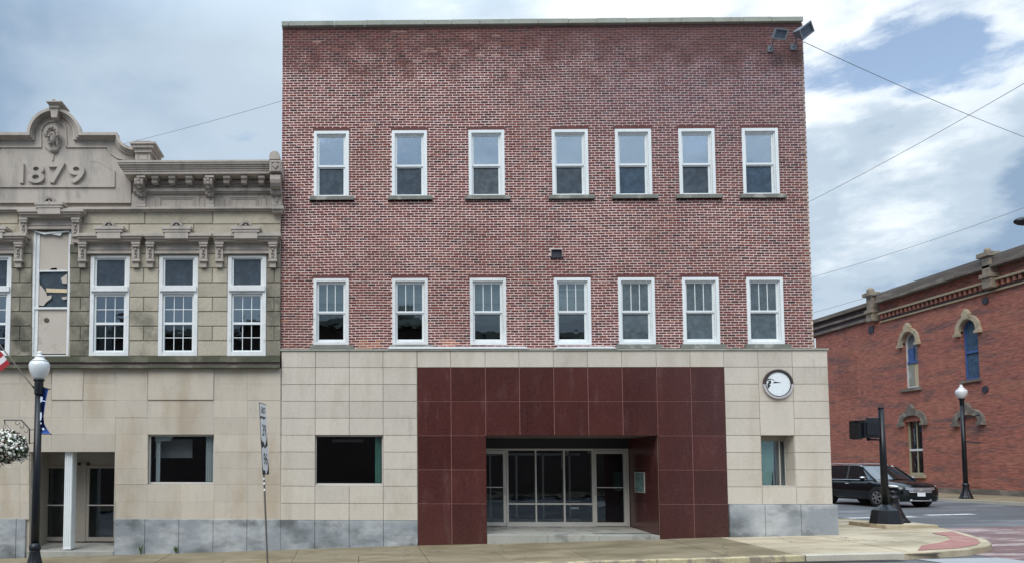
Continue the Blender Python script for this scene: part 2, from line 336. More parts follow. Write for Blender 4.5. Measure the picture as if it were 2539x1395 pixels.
m_rmoss = M('sooty_stone', (.16, .14, .12), .9, .2, 3, .2, c2=(.28, .24, .19), c2s=3)
m_oldbr = brick_tex_mat('infill_brick', (.33, .11, .075), (.24, .08, .06), (.28, .15, .12))
m_olive = M('olive_painted_frame', (.38, .35, .24), .6, .1)
m_bluep = M('blue_painted_wood', (.06, .13, .33), .6, .15, 6)
m_poster = M('green_notice', (.16, .27, .25), .5, .25, 9, .2, 60, bump=0, c2=(.05, .09, .09), c2s=16, lo=.5, hi=.56)
m_weed = M('weed_leaf', (.05, .10, .02), .7, .3, 30)
m_opp = M('opposite_wall', (.10, .07, .06), .9, .2, 1); m_opg = M('opposite_glass', (.02, .025, .03), .1, 0, bump=0)
m_vent = M('vent_metal', (.035, .035, .05), .5, .1)
m_flash = M('white_flashing', (.80, .81, .82), .45, .03, bump=0)
m_lit = M('tube_reflector', (.55, .57, .57), .4, .02, bump=0)

# ------------------------------------------------------------------ mesh helpers
WL = {}      # world location of parents
def wl(o): return WL.get(o.name, Vector((0, 0, 0))) if o else Vector((0, 0, 0))
SPLIT = {'hood_stop', 'banner_arm', 'scroll', 'visor', 'print', 'sticker_remnant', 'wall_lamp', 'carving', 'side_wall', 'outer_wall', 'bracket', 'end_console', 'door_closer', 'broken_strip', 'torn_strip', 'mounting', 'door_wall', 'broken_hands', 'recess_wall', 'arch_spandrel', 'hanging', 'fog_lamp_trim', 'wheel_arch', 'end_wall', 'broken_sash', 'niche_foot', 'panel_joint', 'frieze', 'signal_head', 'belt_course', 'moulding', 'inner_frame', 'muntin', 'hood_crest', 'basket_arm', 'head_panel', 'push_bar', 'chain'}
class MB:
    def __init__(s): s.v = []; s.f = []; s.a = []
    def add(s, vs, fs, attr=None):
        n = len(s.v); s.v += [tuple(v) for v in vs]
        for f in fs: s.f.append(tuple(i + n for i in f)); s.a.append(attr if attr is not None else 0.)
        return s
    def box(s, x0, x1, y0, y1, z0, z1, attr=None):
        if x0 > x1: x0, x1 = x1, x0
        if y0 > y1: y0, y1 = y1, y0
        if z0 > z1: z0, z1 = z1, z0
        v = [(x0, y0, z0), (x1, y0, z0), (x1, y1, z0), (x0, y1, z0), (x0, y0, z1), (x1, y0, z1), (x1, y1, z1), (x0, y1, z1)]
        return s.add(v, [(0, 3, 2, 1), (4, 5, 6, 7), (0, 1, 5, 4), (1, 2, 6, 5), (2, 3, 7, 6), (3, 0, 4, 7)], attr)
    def pbox(s, x0, y0, x1, y1, yf, yb):            # front face at depth yf fits the photo rectangle
        a, b, c, d = rect(x0, y0, x1, y1, yf); return s.box(a, b, yf, yb, c, d)
    def chbox(s, x0, x1, yf, yb, z0, z1, c=.008, attr=None):     # slab with chamfered front edges, no back
        v = [(x0, yb, z0), (x1, yb, z0), (x1, yb, z1), (x0, yb, z1), (x0, yf + c, z0), (x1, yf + c, z0), (x1, yf + c, z1), (x0, yf + c, z1),
             (x0 + c, yf, z0 + c), (x1 - c, yf, z0 + c), (x1 - c, yf, z1 - c), (x0 + c, yf, z1 - c)]
        f = []
        for k in range(4):
            j = (k + 1) % 4; f += [(k, j, j + 4, k + 4), (k + 4, j + 4, j + 8, k + 8)]
        f.append((8, 9, 10, 11)); return s.add(v, f, attr)
    def prism(s, pts, y0, y1):                      # outline in x,z (counter-clockwise seen from -y) extruded in y
        n = len(pts); v = [(x, y0, z) for x, z in pts] + [(x, y1, z) for x, z in pts]
        f = [tuple(range(n)), tuple(reversed(range(n, 2 * n)))] + [(i + n, (i + 1) % n + n, (i + 1) % n, i) for i in range(n)]
        return s.add(v, f)
    def strip(s, A, B, y0, y1):                     # band between two matching outlines, extruded
        n = len(A)
        for i in range(n - 1):
            q = [A[i], A[i + 1], B[i + 1], B[i]]
            v = [(x, y0, z) for x, z in q] + [(x, y1, z) for x, z in q]
            s.add(v, [(0, 1, 2, 3), (7, 6, 5, 4), (0, 4, 5, 1), (2, 6, 7, 3), (1, 5, 6, 2), (3, 7, 4, 0)])
        return s
    def tube(s, pts, r, n=8, cap=True):
        pts = [Vector(p) for p in pts]; rs = r if isinstance(r, (list, tuple)) else [r] * len(pts)
        vs = []; fs = []
        for i, p in enumerate(pts):
            t = (pts[min(i + 1, len(pts) - 1)] - pts[max(i - 1, 0)]).normalized()
            u = t.cross(Vector((0, 0, 1)))
            if u.length < 1e-3: u = t.cross(Vector((1, 0, 0)))
            u.normalize(); w = t.cross(u)
            for k in range(n): vs.append(p + (u * cos(2 * pi * k / n) + w * sin(2 * pi * k / n)) * rs[i])
        for i in range(len(pts) - 1):
            for k in range(n):
                a = i * n + k; b = i * n + (k + 1) % n; fs.append((a, b, b + n, a + n))
        if cap: fs += [tuple(reversed(range(n))), tuple(range(len(vs) - n, len(vs)))]
        return s.add(vs, fs)
    def lathe(s, prof, c=(0, 0, 0), n=24, flute=0, fk=0.):
        vs = []; fs = []
        for r, z in prof:
            for k in range(n):
                a = 2 * pi * k / n; rr = r * (1 + (fk * cos(flute * a) if flute else 0))
                vs.append((c[0] + rr * cos(a), c[1] + rr * sin(a), c[2] + z))
        for i in range(len(prof) - 1):
            for k in range(n):
                a = i * n + k; b = i * n + (k + 1) % n; fs.append((a, b, b + n, a + n))
        fs += [tuple(reversed(range(n))), tuple(range(len(vs) - n, len(vs)))]
        return s.add(vs, fs)
    def ball(s, c, r, n=10, m_=7):
        r = r if isinstance(r, (tuple, list)) else (r, r, r); vs = []; fs = []
        for i in range(m_ + 1):
            t = pi * i / m_
            for k in range(n):
                a = 2 * pi * k / n; vs.append((c[0] + r[0] * sin(t) * cos(a), c[1] + r[1] * sin(t) * sin(a), c[2] + r[2] * cos(t)))
        for i in range(m_):
            for k in range(n):
                a = i * n + k; b = i * n + (k + 1) % n; fs.append((a, a + n, b + n, b))
        return s.add(vs, fs)
    def cyl(s, a, b, r, n=16): return s.tube([a, b], r, n)
    def shells(s, tol=.016):
        n = len(s.v); par = list(range(n))
        def fd(i):
            while par[i] != i: par[i] = par[par[i]]; i = par[i]
            return i
        for f in s.f:
            a = fd(f[0])
            for i in f[1:]: par[fd(i)] = a
        comp = {}
        for k, f in enumerate(s.f): comp.setdefault(fd(f[0]), []).append(k)
        L = []
        for fs_ in comp.values():
            vs_ = {i for k in fs_ for i in s.f[k]}
            L.append([[min(s.v[i][q] for i in vs_) - tol / 2 for q in range(3)], [max(s.v[i][q] for i in vs_) + tol / 2 for q in range(3)], fs_])
        ch = True
        while ch:
            ch = False
            for i in range(len(L)):
                for j in range(i + 1, len(L)):
                    A, B = L[i], L[j]
                    if all(A[0][q] <= B[1][q] and B[0][q] <= A[1][q] for q in range(3)):
                        L[i] = [[min(A[0][q], B[0][q]) for q in range(3)], [max(A[1][q], B[1][q]) for q in range(3)], A[2] + B[2]]; L.pop(j); ch = True; break
                if ch: break
        out = []
        for _, _, fs_ in L:
            m_ = MB(); mp = {}
            for k in fs_:
                g_ = []
                for i in s.f[k]:
                    if i not in mp: mp[i] = len(m_.v); m_.v.append(s.v[i])
                    g_.append(mp[i])
                m_.f.append(tuple(g_)); m_.a.append(s.a[k])
            out.append(m_)
        return out
    def build(s, name, mat, parent=None, smooth=False, label=None, cat=None, group=None, kind=None, attr=False, bevel=0):
        if not s.v: return None
        if name in SPLIT:
            g_ = s.shells()
            if len(g_) > 1:
                o_ = [x.build1(name, mat, parent, smooth, label, cat, group, kind, attr, bevel) for x in g_]; return o_[0]
        return s.build1(name, mat, parent, smooth, label, cat, group, kind, attr, bevel)
    def build1(s, name, mat, parent=None, smooth=False, label=None, cat=None, group=None, kind=None, attr=False, bevel=0):
        xs = [v[0] for v in s.v]; ys = [v[1] for v in s.v]; zs = [v[2] for v in s.v]
        c = Vector(((min(xs) + max(xs)) / 2, (min(ys) + max(ys)) / 2, min(zs) if parent is None else (min(zs) + max(zs)) / 2))
        me = bpy.data.meshes.new(name); me.from_pydata([(v[0] - c.x, v[1] - c.y, v[2] - c.z) for v in s.v], [], s.f)
        if attr:
            la = me.attributes.new('rnd', 'FLOAT', 'FACE'); la.data.foreach_set('value', s.a)
        me.update()
        if smooth:
            me.polygons.foreach_set('use_smooth', [True] * len(me.polygons))
        me.materials.append(mat)
        o = bpy.data.objects.new(name, me); COL.objects.link(o)
        if parent: o.parent = parent
        o.location = c - wl(parent); WL[o.name] = c
        if bevel:
            bv = o.modifiers.new('bevel', 'BEVEL'); bv.width = bevel; bv.segments = 2; bv.limit_method = 'ANGLE'
        if smooth == 'angle':
            pass
        tag(o, label, cat, group, kind); return o
def tag(o, label=None, cat=None, group=None, kind=None):
    if label: o['label'] = label
    if cat: o['category'] = cat
    if group: o['group'] = group
    if kind: o['kind'] = kind
def thing(name, label, cat, loc=(0, 0, 0), group=None):
    o = bpy.data.objects.new(name, None); COL.objects.link(o); o.location = loc; o.empty_display_size = .2
    WL[o.name] = Vector(loc); tag(o, label, cat, group); return o
def holes_wall(mb, x0, x1, z0, z1, holes, yf, yb, back=True):
    """wall slab with rectangular openings, with reveals"""
    xs = sorted({x0, x1, *[h[0] for h in holes], *[h[1] for h in holes]}); zs = sorted({z0, z1, *[h[2] for h in holes], *[h[3] for h in holes]})
    xs = [x for x in xs if x0 <= x <= x1]; zs = [z for z in zs if z0 <= z <= z1]
    for i in range(len(xs) - 1):
        for j in range(len(zs) - 1):
            a, b, c, d = xs[i], xs[i + 1], zs[j], zs[j + 1]; mx, mz = (a + b) / 2, (c + d) / 2
            if any(h[0] < mx < h[1] and h[2] < mz < h[3] for h in holes): continue
            mb.add([(a, yf, c), (b, yf, c), (b, yf, d), (a, yf, d)], [(0, 1, 2, 3)])
            if back: mb.add([(a, yb, c), (b, yb, c), (b, yb, d), (a, yb, d)], [(3, 2, 1, 0)])
    for a, b, c, d in holes:
        v = [(a, yf, c), (b, yf, c), (b, yf, d), (a, yf, d), (a, yb, c), (b, yb, c), (b, yb, d), (a, yb, d)]
        mb.add(v, [(0, 4, 5, 1), (1, 5, 6, 2), (2, 6, 7, 3), (3, 7, 4, 0)])
    mb.add([(x0, yf, z0), (x1, yf, z0), (x1, yf, z1), (x0, yf, z1), (x0, yb, z0), (x1, yb, z0), (x1, yb, z1), (x0, yb, z1)],
           [(0, 1, 5, 4), (1, 2, 6, 5), (2, 3, 7, 6), (3, 0, 4, 7)])
    return mb
def ring(mb, x0, x1, z0, z1, w, yf, yb, wb=None, wt=None):
    wb = w if wb is None else wb; wt = w if wt is None else wt
    mb.box(x0, x0 + w, yf, yb, z0, z1); mb.box(x1 - w, x1, yf, yb, z0, z1)
    if wt: mb.box(x0 + w, x1 - w, yf, yb, z1 - wt, z1)
    if wb: mb.box(x0 + w, x1 - w, yf, yb, z0, z0 + wb)
    return mb
def text_mesh(txt, size, depth, offset=0.):
    cu = bpy.data.curves.new('t', 'FONT'); cu.body = txt; cu.size = size; cu.extrude = depth / 2; cu.offset = offset
    ob = bpy.data.objects.new('t', cu); COL.objects.link(ob)
    dg = bpy.context.evaluated_depsgraph_get(); me = bpy.data.meshes.new_from_object(ob.evaluated_get(dg))
    vs = [tuple(v.co) for v in me.vertices]; fs = [tuple(p.vertices) for p in me.polygons]
    bpy.data.objects.remove(ob); bpy.data.curves.remove(cu); bpy.data.meshes.remove(me)
    return vs, fs
def fit_text(mb, txt, x0, x1, z0, z1, yf, depth, offset=0., mapf=None):
    vs, fs = text_mesh(txt, 1., .1, offset)
    ax, bx = min(v[0] for v in vs), max(v[0] for v in vs); az, bz = min(v[1] for v in vs), max(v[1] for v in vs)
    out = []
    for v in vs:
        p = (x0 + (v[0] - ax) / (bx - ax) * (x1 - x0), yf + (.05 - v[2]) / .1 * depth, z0 + (v[1] - az) / (bz - az) * (z1 - z0))
        out.append(mapf(p) if mapf else p)
    mb.add(out, fs); return mb

# ------------------------------------------------------------------ ground heights
GX = [-60, -9, -6.1, -1.85, 1.65, 3.4, 7.85, 9.5, 12.2, 30, 90]
GH = [3.4, 2.33, 2.23, 2.08, 1.96, 1.92, 1.78, 1.72, 1.66, 1.24, 1.0]
def gz(x, y=0.):
    for i in range(len(GX) - 1):
        if x <= GX[i + 1] or i == len(GX) - 2:
            t = (x - GX[i]) / (GX[i + 1] - GX[i]); t = max(0, min(1, t)); h = GH[i] + t * (GH[i + 1] - GH[i]); break
    return 2.0 - h - .02 * max(0, min(-y, 4.))
KY = -3.35
def rz(x, y):                        # road surface
    if y < KY:
        return gz(x, KY) - .13 + .012 * min(abs(y - KY), 5)
    return gz(x, min(y, 0)) - .14 + (.02 if y > 3 else 0) * 1
def PG(px, py, f=gz):
    d = ray(px, py); t = 15.
    for i in range(60):
        p = EYE + d * t; t += (f(p.x, p.y) - p.z) / d.z * .7
    return EYE + d * t

# ------------------------------------------------------------------ ground, road, sidewalks
def sheet(name, xs, ys, f, mat, kind='structure', parent=None):
    b = MB(); n = len(xs)
    vs = [(x, y, f(x, y)) for y in ys for x in xs]
    fs = [(j * n + i, j * n + i + 1, (j + 1) * n + i + 1, (j + 1) * n + i) for j in range(len(ys) - 1) for i in range(n - 1)]
    b.add(vs, fs); return b.build(name, mat, parent, smooth=True, kind=kind)
def fr(a, b, n): return [a + (b - a) * i / n for i in range(n + 1)]
sheet('ground', [-900, -300, -100, -60, 0, 60, 100, 300, 900], [-600, -200, -60, 0, 60, 200, 600, 1400], lambda x, y: gz(x, 0) - .75, m_asph)
sheet('road', fr(-60, 90, 75), [-60, -40, -30, -22, -16, -12, -8, -6, -5, -4.2, -3.7, -3.36, -3.3, -2, 0, 2, 4, 8, 12, 16, 20, 30, 45, 60, 90], rz, m_asph)
sheet('brick_paving', fr(13.25, 25.9, 12), fr(-15, -3.4, 12) + fr(-3.2, 2.6, 6), lambda x, y: rz(x, y) + .006, m_brickpave)
sheet('crosswalk_strip', fr(11.6, 13.25, 3), fr(-15, -3.36, 14), lambda x, y: rz(x, y) + .010, m_concr)
b = MB()
for x0, x1, y0, y1 in ((16.6, 18.9, 6.25, 6.65), (19.7, 21.3, 6.85, 7.2), (15.4, 15.6, 4.6, 30), (21.0, 21.12, 14.0, 40)):
    n = 6
    for i in range(n):
        a, c = x0 + (x1 - x0) * i / n, x0 + (x1 - x0) * (i + 1) / n
        b.add([(a, y0, rz(a, y0) + .007), (c, y0, rz(c, y0) + .007), (c, y1, rz(c, y1) + .007), (a, y1, rz(a, y1) + .007)], [(0, 1, 2, 3)])
b.build('road_marking', m_line, kind='structure')
sheet('gutter', fr(-60, 11.2, 80), [-3.62, -3.40, -3.355], lambda x, y: rz(x, y) + .008, m_dirt_shade)  # dark strip: wet gutter plus the kerb's shadow painted on the road
# outline of the near sidewalk (outer kerb edge)
KC = [(-60, -3.35), (-12, -3.35), (-6, -3.35), (-1.4, -3.35), (1.6, -3.35), (5.04, -3.35), (7.9, -3.35), (9.3, -3.35), (11.4, -3.3), (12.0, -3.2), (12.96, -2.95), (13.78, -2.5), (14.19, -2.12),
      (14.6, -1.5), (15.02, -.5), (15.55, .8), (15.9, 1.9), (16.05, 2.9), (15.8, 3.9), (15.45, 4.8), (15.2, 6), (15.1, 8), (15.1, 14), (15.1, 60)]
def xmax(y):
    pts = KC[8:]
    for i in range(len(pts) - 1):
        if pts[i][1] <= y <= pts[i + 1][1]:
            t = (y - pts[i][1]) / (pts[i + 1][1] - pts[i][1]); return pts[i][0] + t * (pts[i + 1][0] - pts[i][0]) - .17
    return 11.2
side = thing('sidewalk', None, None, (0, 0, 0)); tag(side, kind='structure')
b = MB(); xs = fr(-60, 12.2, 60)
for i in range(len(xs) - 1):
    a, c = xs[i], xs[i + 1]
    b.add([(a, -3.3, gz(a, -3.3) - .03), (c, -3.3, gz(c, -3.3) - .03), (c, 2.4, gz(c, 0) - .03), (a, 2.4, gz(a, 0) - .03)], [(0, 1, 2, 3)])
ys = fr(-3.3, 8, 40) + [20, 60]
for i in range(len(ys) - 1):
    p, q_ = ys[i], ys[i + 1]; b.add([(12.2, p, gz(12.2, p) - .03), (xmax(p) + .05, p, gz(xmax(p), p) - .03), (xmax(q_) + .05, q_, gz(xmax(q_), q_) - .03), (12.2, q_, gz(12.2, q_) - .03)], [(0, 1, 2, 3)])
b.build('bedding', m_dirt_shade, side)
def slab(x0, x1, y0, y1, mat, f=None, gap=.006, dz=0.):
    b = MB(); x0 += gap; x1 -= gap; y0 += gap; y1 -= gap; n = 5
    rng = [y0 + (y1 - y0) * i / n for i in range(n + 1)]
    pts = []
    for y in rng:
        xr = min(x1, xmax(y)) if x1 > 11.4 else x1
        if xr <= x0 + .05: continue
        pts.append((xr, y))
    if len(pts) < 2: return
    poly = [(x0, pts[0][1])] + pts + [(x0, pts[-1][1])]
    top = [(x, y, gz(x, y) + dz) for x, y in poly]; bot = [(x, y, gz(x, y) - .06) for x, y in poly]; k = len(poly)
    b.add(top + bot, [tuple(range(k))] + [(i + k, (i + 1) % k + k, (i + 1) % k, i) for i in range(k)])
    b.build('slab', mat, side)
bx = [-15, -11.2, -7.9, -4.6, -1.37, 1.64, 5.03, 7.9, 9.23, 11.6]
for i in range(len(bx) - 1):
    x0, x1 = bx[i], bx[i + 1]; mt = m_conc if x0 < 9 else m_concl; dz = random.uniform(-.004, .004)
    if i == 6: slab(x0, x1, -3.18, -.01, mt, dz=dz); continue
    slab(x0, x1, -1.5, -.01 if not 3 < x0 < 7 else -.01, mt, dz=dz)
    xm_ = (x0 + x1) / 2
    slab(x0, xm_, -3.18, -1.5, mt, dz=dz + .001); slab(xm_, x1, -3.18, -1.5, mt, dz=dz - .002)
cx_ = [11.6, 12.9, 14.3, 16.2]; cy_ = [-3.35, -2.2, -.9, .5, 1.9, 3.4, 4.9, 6.4, 8, 9.6, 11.2]
for j in range(len(cy_) - 1):
    for i in range(3):
        if i == 0 and cy_[j] > -.5 and cx_[i + 1] <= 12.1: continue
        a = cx_[i] if not (i == 0 and cy_[j] > -1.2) else 12.18
        if i == 0 and cy_[j] == -.9:
            slab(11.6, 12.9, -.9, -.01, m_concl); slab(12.18, 12.9, -.01, .5, m_concl); continue
        slab(a, cx_[i + 1], cy_[j], cy_[j + 1], m_concl, dz=random.uniform(-.003, .003))
slab(12.2, 15.2, 11.2, 30, m_concl)
# pink paved edge of the corner
po = [(11.9, -3.02), (12.9, -2.8), (13.66, -2.35), (14.06, -1.98), (14.45, -1.4), (14.86, -.42), (15.15, .2)]
pi_ = [(11.9, -3.0), (12.51, -2.3), (13.34, -1.8), (13.8, -1.45), (14.07, -1.11), (14.3, -.7), (14.42, -.1)]
b = MB()
for i in range(len(po) - 1):
    q4 = [pi_[i], po[i], po[i + 1], pi_[i + 1]]; b.add([(x, y, gz(x, y) + .009) for x, y in q4], [(0, 1, 2, 3)])
b.build('pink_paving', m_pink, kind='structure')
def kerb(pts, mat, top=.17, parent=None, out=1, name='kerb', drop=None):
    b = MB(); n = len(pts)
    for i in range(n - 1):
        (x0, y0), (x1, y1) = pts[i], pts[i + 1]
        dx, dy = x1 - x0, y1 - y0; l = math.hypot(dx, dy); nx, ny = -dy / l * top * out, dx / l * top * out
        def P4(x, y): return [(x, y, gz(x, y) - .17), (x, y, gz(x, y) - .012), (x + nx * .1, y + ny * .1, gz(x, y) + .003), (x + nx, y + ny, gz(x, y) + .003), (x + nx, y + ny, gz(x, y) - .1)]
        v = P4(x0, y0) + P4(x1, y1)
        b.add(v, [(k, k + 1, k + 6, k + 5) for k in range(4)])
    return b.build(name, mat, parent, kind=None if parent else 'structure')
ke = thing('kerb', None, None); tag(ke, kind='structure')
def dense(pts, st):
    o = [pts[0]]
    for a, c in zip(pts, pts[1:]):
        n = max(1, int(math.hypot(c[0] - a[0], c[1] - a[1]) / st)); o += [(a[0] + (c[0] - a[0]) * i / n, a[1] + (c[1] - a[1]) * i / n) for i in range(1, n + 1)]
    return o
segs = [((-60, -3.35), (-12, -3.35), m_kerb)] + [((x, -3.35), (x + 3.05, -3.35), m_kerby if 1 < x < 8 else m_kerb) for x in [-12 + 3.05 * k for k in range(7)]]
for a, c, mt in segs:
    kerb(dense([(a[0] + .006, a[1]), (c[0] - .006, c[1])], .6), mt, parent=ke, name='kerb_stone')
xe = segs[-1][1][0]
kerb(dense([(xe + .01, -3.35), (11.4, -3.3)], .6), m_kerb, parent=ke, name='kerb_stone')
kerb(KC[8:14], m_concl, parent=ke, name='kerb_stone'); kerb(KC[13:19], m_concl, parent=ke, name='kerb_stone'); kerb(KC[18:], m_concl, parent=ke, name='kerb_stone')
# far sidewalk across the side street
fs = thing('far_sidewalk', None, None); tag(fs, kind='structure')
yy = [-4, -1, 2, 5, 8, 11, 14, 17, 20, 24, 28, 34, 45, 60]
for i in range(len(yy) - 1):
    b = MB(); y0, y1 = yy[i] + .01, yy[i + 1] - .01
    b.add([(26.35, y0, gz(26.35, 0)), (30, y0, gz(30, 0)), (30, y1, gz(30, 0)), (26.35, y1, gz(26.35, 0)), (26.35, y0, gz(26.35, 0) - .1), (26.35, y1, gz(26.35, 0) - .1)], [(0, 1, 2, 3), (4, 0, 3, 5)])
    b.build('slab', m_conc, fs)
b = MB()
for i in range(len(yy) - 1):
    b.box(26.2, 26.345, yy[i] + .005, yy[i + 1] - .005, gz(26.2, 0) - .2, gz(26.2, 0) + .004)
b.build('kerb_stone', m_kerb, fs)

# ================================================================== brick building
BB = thing('brick_building', 'three storey dark red brick building with limestone and red granite ground floor', 'building', (5, .12, 0))
KB = 19.12 / 19
YB = .12
UX = [(-1.019, -.102), (1.018, 1.937), (3.016, 3.948), (5.178, 6.117), (6.815, 7.751), (8.452, 9.385), (10.084, 11.014)]
UX = [(a * KB, b_ * KB) for a, b_ in UX]
ZE = lambda z: 2 + z * KB
ZU = (ZE(7.037), ZE(8.789)); ZL = (ZE(3.155), ZE(4.883))
BX0, BX1 = -1.857 * KB, 11.749 * KB
BTOP = ZE(11.60); BZ0 = 4.98
win_holes = [(a, c, ZU[0], ZU[1]) for a, c in UX] + [(a, c, ZL[0], ZL[1]) for a, c in UX]
va = rect(1367, 619, 1393, 637, YB)
vent_hole = (va[0], va[1], va[2], va[3])
b = MB(); holes_wall(b, BX0, BX1, BZ0 - .1, BTOP, win_holes + [vent_hole], YB + .008, YB + .32); b.build('mortar_bed', m_mortar, BB)
# --- bricks
CH, BL, JH, JV = .0667, .2056, .0262, .0225
rows = int((BTOP - BZ0) / CH)
no = [(a - .0, c + .0, z0 - .11, z1 + .02) for a, c, z0, z1 in win_holes[:7]] + [(a, c, z0 - .02, z1 + .02) for a, c, z0, z1 in win_holes[7:]] + [(vent_hole[0] - .02, vent_hole[1] + .02, vent_hole[2] - .01, vent_hole[3] + .02)] + [(a - .11, c + .14, z0 - .125, z0 - .0) for a, c, z0, z1 in win_holes[:7]]
acc = {}
def accent(px, py, v, n=1):
    p = PY(px, py, YB); r_ = int((p.z - BZ0) / CH); acc.setdefault(r_, []).append((p.x, v, n))
for px, py, n in ((790, 103, 1), (1065, 119, 1), (1062, 126, 2), (1155, 125, 1), (1035, 150, 1), (1182, 139, 1), (985, 76, 1), (1234, 87, 1), (1000, 78, 1)): accent(px, py, .90, n)
accent(1222, 136, .96)
bricks = []
rr = random.Random(3)
for r_ in range(rows):
    z0 = BZ0 + r_ * CH; z1 = z0 + CH - JH; zc_ = (z0 + z1) / 2
    off = (r_ % 2) * BL / 2 + rr.uniform(-.015, .015)
    x = BX0 - off
    while x < BX1:
        w = BL
        a, c = max(x, BX0), min(x + BL - JV, BX1); x += BL
        if c - a < .03: continue
        segs_ = [(a, c)]
        for h in no:
            if h[2] < z1 - .004 and h[3] > z0 + .004:
                ns = []
                for s0, s1 in segs_:
                    if s1 <= h[0] or s0 >= h[1]: ns.append((s0, s1))
                    else:
                        if s0 < h[0] - .03: ns.append((s0, h[0]))
                        if s1 > h[1] + .03: ns.append((h[1], s1))
                segs_ = ns
        for s0, s1 in segs_:
            v = min(.86, max(0, rr.gauss(.46, .18)))
            if rr.random() < .05: v = rr.uniform(0, .1)
            xm = (s0 + s1) / 2
            if xm > BX1 - .1: v = .99
            if r_ < 5 and (.1 < xm < .75 or 2.25 < xm < 2.75) and rr.random() < .6: v = .94
            for ax, av, n in acc.get(r_, []):
                if abs(xm - ax) < BL * .5 * n: v = av
            dz_ = .010 * sin(xm * .8 + r_ * .02) + .005 * sin(xm * 2.6 + r_ * .05)
            bricks.append((s0, s1, z0 + dz_ + rr.uniform(-.0025, .0025), z1 + dz_ + rr.uniform(-.0025, .0025), YB + rr.uniform(-.003, .003), v))
full = [q_ for q_ in bricks if q_[1] - q_[0] > .17]
full.sort(key=lambda q_: ((q_[0] + q_[1]) / 2) ** 2 + (q_[2] - 2) ** 2)
near = set(id(q_) for q_ in full[:300])
proto = {}
def put_piece(name, mat, parent, x0, x1, z0, z1, y, v=0., dep=.014, c=.0025):
    key = (name, mat.name, round(x1 - x0, 2), round(z1 - z0, 2), round(v, 1))
    if key not in proto:
        w, h = key[2], key[3]; bb = MB(); bb.chbox(-w / 2, w / 2, 0, dep, -h / 2, h / 2, c, attr=v)
        me = bpy.data.meshes.new(name); me.from_pydata(bb.v, [], bb.f)
        la = me.attributes.new('rnd', 'FLOAT', 'FACE'); la.data.foreach_set('value', bb.a); me.materials.append(mat); proto[key] = me
    o = bpy.data.objects.new(name, proto[key]); COL.objects.link(o); o.parent = parent
    o.location = Vector(((x0 + x1) / 2, y, (z0 + z1) / 2)) - wl(parent); return o
rest = MB()
for q_ in bricks:
    if id(q_) in near: put_piece('brick', m_brick, BB, q_[0], q_[0] + .188, q_[2], q_[2] + .045, q_[4], q_[5])
    else: rest.chbox(q_[0], q_[1], q_[4], YB + .011, q_[2], q_[3], .0025, attr=q_[5])
rest.build('brickwork', m_brick, BB, kind='stuff', attr=True)
# coping: separate stones along the top
cp = [698, 715, 756, 829, 905, 978, 1052, 1120, 1190, 1262, 1335, 1410, 1480, 1555, 1612, 1690, 1770, 1845, 1916, 1993]
for i in range(len(cp) - 1):
    x0 = PY(cp[i], 55, 0.02).x; x1 = PY(cp[i + 1], 55, 0.02).x
    b = MB(); b.box(x0 + .004, x1 - .004, .03, .5, BTOP, BTOP + .125 + random.uniform(-.006, .006)); b.build('coping_stone', m_cope, BB, bevel=.006)
# side walls, roof
b = MB(); b.box(BX1 - .28, BX1 - .002, YB + .33, 46, 0, BTOP); b.build('side_wall', m_side, BB)
b = MB(); b.box(BX0 + .002, BX0 + .28, YB + .33, 46, 0, BTOP); b.build('side_wall', m_side, BB)
b = MB(); b.box(BX0 + .01, BX1 - .01, 46, 46.3, 0, BTOP); b.build('back_wall', m_side, BB)
b = MB(); b.box(BX0 + .29, BX1 - .29, YB + .33, 46, BTOP - .8, BTOP - .6); b.build('roof', m_greyt, BB)
b = MB()
for z in (3.9, 8.25, 12.4): b.box(BX0 + .3, BX1 - .3, YB + .34, 5.0, z, z + .3)
b.box(BX0 + .3, BX1 - .3, 4.9, 5.0, 0, 13)
for x in (-.9 + 3.4, 4.6, 8.1): b.box(x, x + .12, YB + .35, 4.9, 4.2, 8.2); b.box(x, x + .12, YB + .35, 4.9, 8.6, 12.4)
b.build('room', m_room, BB)

